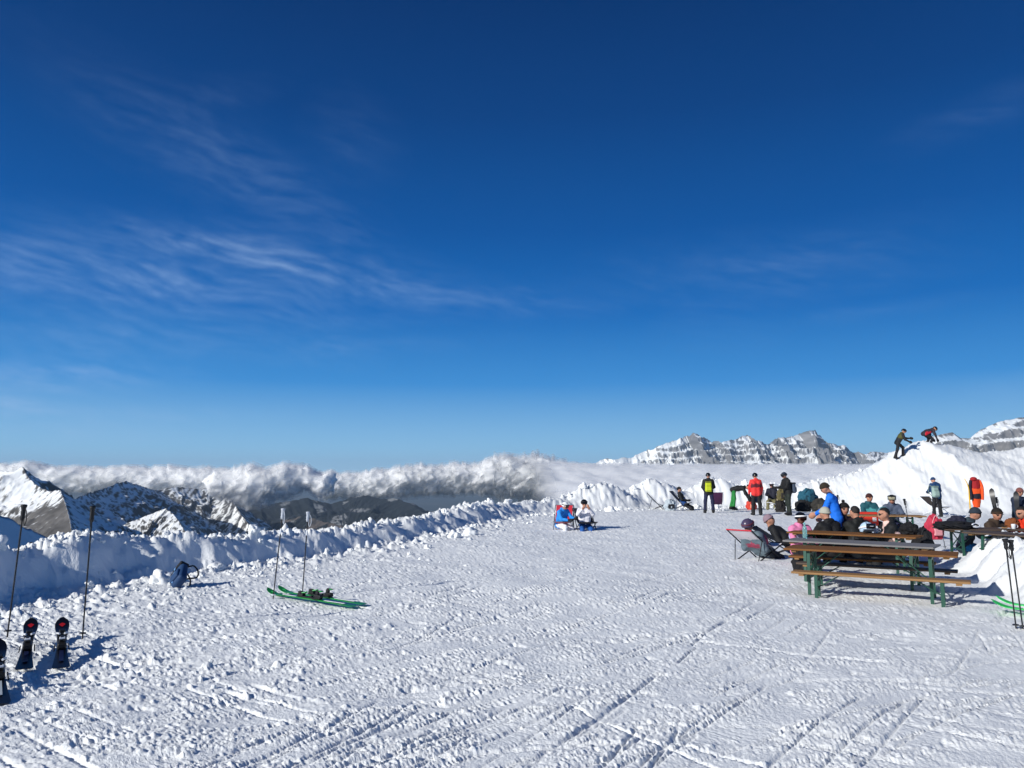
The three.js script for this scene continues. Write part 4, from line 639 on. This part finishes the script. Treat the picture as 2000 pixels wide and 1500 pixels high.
// right side
person('person in navy hooded jacket standing before the mound with grey green backpack', P(16.75, 30.6), 186, { jacket: 0x123c66, pants: 0x0b0b10, head: [30, 0], lean: 10, armL: [16, 16, 60, 26], armR: [20, 22, 62, 24], hat: ['beanie', 0x123c66], scale: 0.88, legL: [2, 3, 7, 0], legR: [4, 5, 7, 0] });
backpackThing('grey green backpack on the navy hooded jacket', [16.6, groundY(16.75, 30.6) + 1.0, -30.4], 186 * DEG, std(0x8fa59c, 0.75), std(0x6f837b, 0.8), 0.1, 0.95);
const brownChair = deckChair('brown deck chair with white disc beside the navy jacket', P(17.85, 32.6), 20 * DEG, brownCloth, white, null, 0.6);
mesh('printed_disc', new THREE.CircleGeometry(0.075, 24).scale(1, 1.3, 1), white, brownChair).position.set(0, 0.57, -0.2);
brownChair.children.at(-1).rotation.x = -0.72;
person('person in dark jacket and sky blue trousers sitting at the table on the dug bank', P(9.42, 16.3), 64, { ...SEAT, hip: 0.22, jacket: 0x1a2433, jacket2: 0x2a3a44, pants: 0x1a78b4, lean: 18, head: [20, 0], hat: ['beanie', 0x27313c], shades: true });
person('person in plaid brown jacket beside the sky blue trousers', P(9.95, 16.2), 20, { ...SEAT, hip: 0.2, jacket: 0x5a2a1e, jacket2: 0x3a2c20, head: [14, -20], hat: ['beanie', 0x1b1511, 0x3a2a1c], shades: true, lean: 12 });
person('person in orange red jacket with dark hair sitting at the table on the dug bank', P(10.3, 15.4), -84, { ...SEAT, scale: 0.95, hip: 0.16, jacket: 0xe83a12, jacket2: 0xd4300f, pants: 0x0c0c0f, hair: 0x14100e, shades: true, lean: 18, head: [16, 0], bare: true });
person('person in yellow jacket seated past the orange red one', P(11.5, 16.6), -90, { ...SEAT, hip: 0.22, jacket: 0xe8b80c, pants: 0x14141a, hat: ['beanie', 0x20262e] });
person('person in dark blue jacket and brown beanie standing behind the upright yellow skis', P(11.8, 18.1), 6, { jacket: 0x16283a, jacket2: 0x18243a, pants: 0x101218, hat: ['beanie', 0x7a4a44], shades: true, head: [18, -8], scale: 0.76, armL: [44, 8, 60, 30], armR: [44, 8, 60, 30] });
// right-hand table on the dug bank, with its clutter
beerTable('brown beer table on the dug snow bank, strewn with jackets and food', 9.55, 15.35, -0.12, woodDark);
{ const o = beerTable('dark wooden table standing deep in the dug snow bank', 8.62, 12.8, -1.12, woodDark, 1.08, 0.34, 0.1); o.position.y = 0.56; }
function heap(label, x, y, d, size, m, seed, yaw = 0) { return softBag('folded_jacket', label, 'jacket', [x, y, -d], size, m, null, seed, yaw); }
heap('black jacket spread over the end of the table on the dug bank', 8.68, 0.63, 15.3, [0.42, 0.1, 0.26], std(0x0c0d13, 0.85), 31, -0.1);
heap('navy jacket folded behind the black one on the table end', 8.9, 0.63, 15.55, [0.2, 0.16, 0.16], std(0x1b1d33, 0.85), 32);
heap('black hat lying on the table before the yellow skis', 10.35, 0.63, 15.6, [0.13, 0.12, 0.12], std(0x0d0d10, 0.9), 33);
heap('brown fur hat on the table on the dug bank', 9.95, 0.63, 15.5, [0.14, 0.13, 0.13], std(0x7a4420, 0.95), 34);
{ const o = thing('ski_goggles', 'white ski goggles lying on the black jacket', 'goggles', [9.0, 0.7, -15.12], 0.3); mesh('frame', new THREE.TorusGeometry(0.055, 0.016, 8, 24).scale(1.5, 0.75, 1).rotateX(-0.6), white, o); mesh('lens', new THREE.SphereGeometry(0.09, 16, 10, 0, 6.2832, 0, 0.75).scale(0.85, 0.3, 0.45).rotateX(0.8), dark, o); mesh('strap', tube([V(-0.08, 0, 0), V(-0.13, -0.015, -0.08), V(0, -0.02, -0.15), V(0.13, -0.015, -0.08), V(0.08, 0, 0)], 0.012, 20, 5), white, o); }
function lathe(pts, seg = 20) { return new THREE.LatheGeometry(pts.map(([a, b]) => new THREE.Vector2(a, b)), seg); }
function bottle(label, x, y, d, m, cap, h = 0.24) { const o = thing('bottle', label, 'bottle', [x, y, -d]); mesh('bottle_body', lathe([[0, 0], [0.034, 0], [0.036, 0.01], [0.036, h * 0.58], [0.03, h * 0.7], [0.013, h * 0.82], [0.012, h * 0.95], [0, h * 0.95]]), m, o); mesh('cap', lathe([[0, h * 0.94], [0.015, h * 0.94], [0.015, h], [0, h]]), cap, o); return o; }
bottle('green glass bottle on the table beside the orange red jacket', 10.08, 0.632, 15.25, std(0x27381c, 0.2), dark, 0.26);
bottle('pale turquoise plastic bottle on the grey table', 4.86, 0.632, 12.95, new THREE.MeshPhysicalMaterial({ color: 0xa8e0e0, roughness: 0.15, transmission: 0.7, thickness: 0.02, ior: 1.4 }), std(0x6fc4c8, 0.4), 0.25);
function cup(label, x, y, d, m) { const o = thing('mug', label, 'mug', [x, y, -d]); mesh('cup_wall', lathe([[0, 0.006], [0.032, 0.006], [0.04, 0.09], [0.043, 0.09], [0.035, 0], [0, 0]]), m, o); mesh('handle', new THREE.TorusGeometry(0.024, 0.006, 6, 16).translate(0.06, 0.048, 0), m, o); return o; }
cup('white mug near the brown fur hat', 9.78, 0.632, 15.2, white); cup('white mug beside the green bottle', 10.22, 0.632, 15.15, white); cup('white mug on the table behind the helmet', 6.58, 0.632, 14.1, white);
{ const o = thing('plate', 'white plate on the table before the sky blue trousers', 'plate', [9.55, 0.632, -15.12]); mesh('plate_rim', lathe([[0, 0.004], [0.07, 0.004], [0.11, 0.018], [0.112, 0.02], [0.07, 0], [0, 0]]), white, o); mesh('sandwich', rbox(0.09, 0.03, 0.06, 0.012).translate(0, 0.022, 0), woodPale, o); }
{ const o = thing('ski_helmet', 'pale blue ski helmet with white framed goggles on the brown table', 'helmet', [6.36, 0.71, -13.95], 0.15); helmetParts(o, std(0xb9d3ea, 0.3), white, std(0x14161c, 0.15)); }
{ const o = thing('ski_helmet', 'glossy black ski helmet on the snow beside the white deck chair', 'helmet', P(5.75, 15.3, 0.08), 0.6); helmetParts(o, std(0x0d0e12, 0.15), dark, dark); }
heap('black gloves and cap piled on the brown table end', 7.0, 0.63, 13.75, [0.17, 0.14, 0.14], std(0x0b0b0e, 0.85), 36);
softBag('rucksack', 'black rucksack on the snow under the end of the front table', 'bag', P(5.02, 13.5), [0.2, 0.3, 0.18], std(0x0c0c10, 0.85), std(0x17181c, 0.8), 37);
softBag('rucksack', 'black rucksack behind the crimson scarf at the end of the row', 'bag', P(7.55, 14.35, 0.25), [0.2, 0.32, 0.18], std(0x0d0d12, 0.85), std(0x17181c, 0.8), 38);
{ const o = thing('cool_box', 'red cool box on the bench beside the rear table', 'cool box', [9.75, 0.3, -21.35], -0.2); const r = std(0xc8321f, 0.5); mesh('box', rbox(0.5, 0.3, 0.3, 0.03, 3).translate(0, 0.17, 0), r, o); mesh('lid', rbox(0.52, 0.06, 0.32, 0.02, 3).translate(0, 0.345, 0), r, o); mesh('label_patch', rbox(0.1, 0.1, 0.006, 0.002).translate(0.14, 0.18, 0.152), white, o); mesh('handle', tube([V(-0.2, 0.3, 0.17), V(-0.19, 0.22, 0.19), V(0.19, 0.22, 0.19), V(0.2, 0.3, 0.17)], 0.008, 20, 5), dark, o); }
skiPole('thin ski pole stuck in the snow behind the rear table', P(9.35, 22.1), 1.1, -0.08, 0, std(0x30343a, 0.4), dark);
// upright skis and the jacket hung on them
function uprightSki(label, pos, len, m, lean, yaw, low) { // stands on its tail, tip up; low: colour of the lower half
  const o = thing('upright_ski', label, 'ski', pos); o.rotation.set(0, yaw, lean, 'YXZ');
  const side = (t) => (0.034 + 0.026 * Math.pow(Math.abs(t * 2 - 0.98), 1.8)) * Math.sqrt(clamp(1 - Math.pow(Math.max(0, (t - 0.92) / 0.08), 2.4), 0.02));
  const piece = (t0, t1, mat, name) => { const g = new THREE.BoxGeometry(1, 1, 1, 3, 20, 1), p = g.attributes.position; for (let i = 0; i < p.count; i++) { const t = lerp(t0, t1, p.getY(i) + 0.5); p.setXYZ(i, p.getX(i) * 2 * side(t), t * len - 0.25, p.getZ(i) * (0.012 + 0.014 * Math.sin(Math.PI * t)) - 0.07 * Math.pow(Math.max(0, (t - 0.86) / 0.14), 2)); } g.computeVertexNormals(); return mesh(name, g, mat, o); };
  piece(0, 0.5, low || m, 'tail_half'); piece(0.5, 1, m, 'tip_half');
  mesh('toe_piece', rbox(0.075, 0.11, 0.06, 0.015).translate(0, len * 0.56 - 0.25, 0.04), dark, o); mesh('heel_piece', rbox(0.072, 0.13, 0.08, 0.015).translate(0, len * 0.37 - 0.25, 0.05), dark, o); return o;
}
const yellow = std(0xe6b62a, 0.4), blackSki = std(0x14161b, 0.4), paleYellow = std(0xe8d27a, 0.4);
uprightSki('yellow ski standing upright under the orange jacket', P(10.2, 17.3), 1.82, yellow, 0.06, 1.0);
uprightSki('black ski leaning upright between the hung jacket and the yellow tailed ski', P(11.25, 17.9), 1.62, blackSki, 0.12, -0.7);
uprightSki('black ski with pale yellow tail standing upright beside the orange red jacket', P(11.5, 17.7), 1.55, blackSki, 0.0, -0.6, paleYellow);
{ // jacket hung over the yellow ski
  const o = thing('hung_jacket', 'red and orange jacket with dark band hung on the yellow ski', 'jacket', [10.3, groundY(10.12, 17.3) + 1.12, -17.22], -0.1); o.scale.setScalar(0.74);
  const red = std(0xa0161c, 0.8), orange = std(0xf0541a, 0.8), band = std(0x1d1626, 0.8);
  const slab = (y0, y1, w0, w1, m, name, seed) => { const g = new THREE.CylinderGeometry(w1, w0, y1 - y0, 22, 5), p = g.attributes.position; for (let i = 0; i < p.count; i++) { const k = 1 + 0.12 * n3(p.getX(i) * 9 + seed, p.getY(i) * 5, p.getZ(i) * 9); p.setXYZ(i, p.getX(i) * k, p.getY(i) + (y0 + y1) / 2, p.getZ(i) * 0.55 * k); } g.computeVertexNormals(); return mesh(name, g, m, o); };
  slab(0.3, 0.58, 0.14, 0.12, red, 'shoulder_panel', 1); slab(0.14, 0.31, 0.145, 0.142, orange, 'chest_panel', 2); slab(0.0, 0.15, 0.15, 0.146, band, 'waist_band', 3); slab(-0.26, 0.01, 0.09, 0.13, orange, 'hem', 4);
  mesh('hood', new THREE.SphereGeometry(0.1, 16, 10).scale(1, 0.7, 0.8).translate(-0.05, 0.58, 0.02), red, o);
  for (const s of [-1, 1]) mesh('sleeve', tube([V(s * 0.12, 0.54, 0), V(s * 0.17, 0.36, 0.03), V(s * 0.16, 0.12, 0.05), V(s * 0.15, -0.03, 0.04)], 0.045, 16, 8), s < 0 ? band : orange, o);
}
softBag('rucksack', 'pink and crimson bag behind the sky blue trousers', 'bag', P(9.15, 16.9, 0.3), [0.2, 0.34, 0.18], std(0xb83048, 0.8), std(0xe09aa0, 0.8), 41);
skiPole('ski pole stuck in the snow behind the pink bag', P(8.95, 17.4), 1.15, -0.16, 0, std(0x40444c, 0.4), dark);
skiPole('ski pole stuck in the snow behind the hung jacket', P(9.75, 17.6), 1.15, -0.12, 0, std(0x40444c, 0.4), dark);
skiPole('reddish ski pole stuck in the snow by the yellow tailed ski', P(11.45, 18.1), 1.15, -0.16, 0, std(0x9a3a34, 0.4), dark);
// ------------------------------------------------------------------ gear near the camera
const skiBlack = std(0x0c0d14, 0.3), skiRed = std(0xb01a1c, 0.35), pale = std(0xcfd2d6, 0.4), skiGreen = std(0x1f9a44, 0.35), lime = std(0x43d15e, 0.4), skiGrey = std(0xb4bcc0, 0.35);
function layTilt(x0, d0, x1, d1, up0, up1) { return Math.atan2(up1 - up0, Math.hypot(x1 - x0, d1 - d0)); }
function skiThing(label, tail, tip, upTail, upTip, len, ...mats) {
  const cx = (tail[0] + tip[0]) / 2, cd = (tail[1] + tip[1]) / 2, y0 = upTail, y1 = upTip;
  const o = thing('ski', label, 'ski', [cx, (y0 + y1) / 2, -cd]); const pitch = layTilt(...tail, ...tip, y0, y1), yaw = Math.atan2(tip[0] - tail[0], -(tip[1] - tail[1]));
  o.rotation.set(-pitch, yaw, 0, 'YXZ'); const s = ski(o, 'ski_assembly', len, ...mats); for (const c of [...s.children]) o.add(c); o.remove(s); return o;
}
skiThing('black ski with red tip emblem, farther from the short pole shadow', [-4.13, 6.74], [-4.85, 7.98], 0.03, 0.15, 1.46, skiBlack, std(0x1a2346, 0.35), skiRed, [black, pale]).userData.label = 'black ski with red tip emblem next to the pole with a grey strap';
skiThing('black ski with red tip emblem beside its pair, towards the open snow', [-3.84, 6.78], [-4.56, 8.02], 0.03, 0.15, 1.46, skiBlack, std(0x1a2346, 0.35), skiRed, [black, pale]);
skiThing('black ski with grey stripes lying apart from the red tipped pair', [-3.66, 5.72], [-4.5, 6.95], 0.03, 0.16, 1.5, skiBlack, skiGrey, null, [black, pale]);
skiPole('black ski pole standing left of both black skis by the shaded bank', P(-5.12, 8.04), 1.32, 0.09, 0.03, black, black, 0.4).userData.label = 'black ski pole planted between the shaded bank and the red tipped skis';
skiPole('black ski pole planted alone on the open side of the black skis', P(-4.4, 8.12), 1.34, 0.03, 0.02, black, black, 1.3);
skiThing('bright green ski lying on the snow below the silver gripped poles', [-1.88, 10.02], [-3.3, 11.14], 0.035, 0.035, 1.82, std(0x1a8038, 0.35), white, lime, [black, skiGreen]).scale.x = 0.8;
skiThing('green and white ski lying on the near side of its pair', [-1.96, 9.86], [-3.42, 10.98], 0.03, 0.03, 1.82, std(0x167a34, 0.35), white, lime, [black, skiGreen]).scale.x = 0.8;
const silverGrip = std(0xb9bec6, 0.4);
skiPole('ski pole with silver grip standing over the tips of the green skis', P(-3.22, 10.62), 1.2, 0.1, 0.02, dark, silverGrip, 0.8, white);
skiPole('ski pole with silver grip standing behind the bindings of the green skis', P(-2.92, 10.97), 1.14, 0.05, 0.02, dark, silverGrip, 0.2, white);
skiPole('dark ski pole with looped strap leaning by the dug bank', P(5.42, 8.51), 0.95, -0.06, 0.02, dark, black, 0.3);
skiPole('second dark ski pole crossing behind the looped one by the dug bank', P(5.5, 8.52), 0.95, -0.06, 0.0, dark, black, 2.6);
skiThing('bright green ski beside the crossed poles at the dug bank', [6.9, 8.3], [5.78, 9.5], 0.06, 0.1, 1.65, std(0x28c24a, 0.35), pale, lime, [black, lime]);
skiThing('lime green ski lying behind its pair at the dug bank', [7.05, 8.45], [5.93, 9.65], 0.06, 0.12, 1.65, std(0x2fd058, 0.35), pale, lime, [black, lime]);
{ const o = backpackThing('blue and black striped rucksack tipped over in the snow by the shaded bank', P(-4.88, 11.55, 0.15), -0.5, std(0x163c66, 0.7), std(0x0f1218, 0.8), 1.0, 0.85); o.rotation.set(0.5, 2.2, -0.95); mesh('stripe', rbox(0.035, 0.4, 0.02, 0.004).translate(0.05, 0, -0.088), std(0x6fa0d0, 0.7), o); }
// dwarf pines on the slope beyond the bank
function dwarfPine(label, pos, r, seed) {
  const o = thing('dwarf_pine', label, 'shrub', pos, 0, 'dwarf pines'), R = rng(seed), gs = [];
  for (let i = 0; i < 420; i++) { const a = R() * 6.3, q = Math.sqrt(R()) * r, h = R() * r * 0.75 * (1 - q / r * 0.6), g = new THREE.ConeGeometry(0.09 * r, 0.42 * r, 4, 1); g.rotateX((R() - 0.5) * 2.2).rotateY(R() * 6).translate(Math.cos(a) * q, h, Math.sin(a) * q); gs.push(g); }
  const f = mesh('foliage', merge(gs), std(0x10180f, 0.95), o); f.userData.kind = 'stuff'; mesh('stem', merge([rod(V(0, -0.4, 0), V(0.1 * r, r * 0.5, 0), 0.08 * r, 0.04 * r)]), woodDark, o); return o;
}

dwarfPine('small dark dwarf pine lowest on the shaded slope beyond the bank', [-55.9, -7.0, -89.4], 1.0, 51);
dwarfPine('largest dwarf pine on the shaded slope beyond the bank', [-60.2, -8.2, -98.6], 1.3, 52);
dwarfPine('dwarf pine uppermost on the shaded slope, behind the largest one', [-62.2, -7.4, -101], 0.8, 53);
dwarfPine('dwarf pine between the lowest and the largest on the shaded slope', [-57.6, -7.6, -93.5], 0.9, 54);
renderer.render(scene, camera);
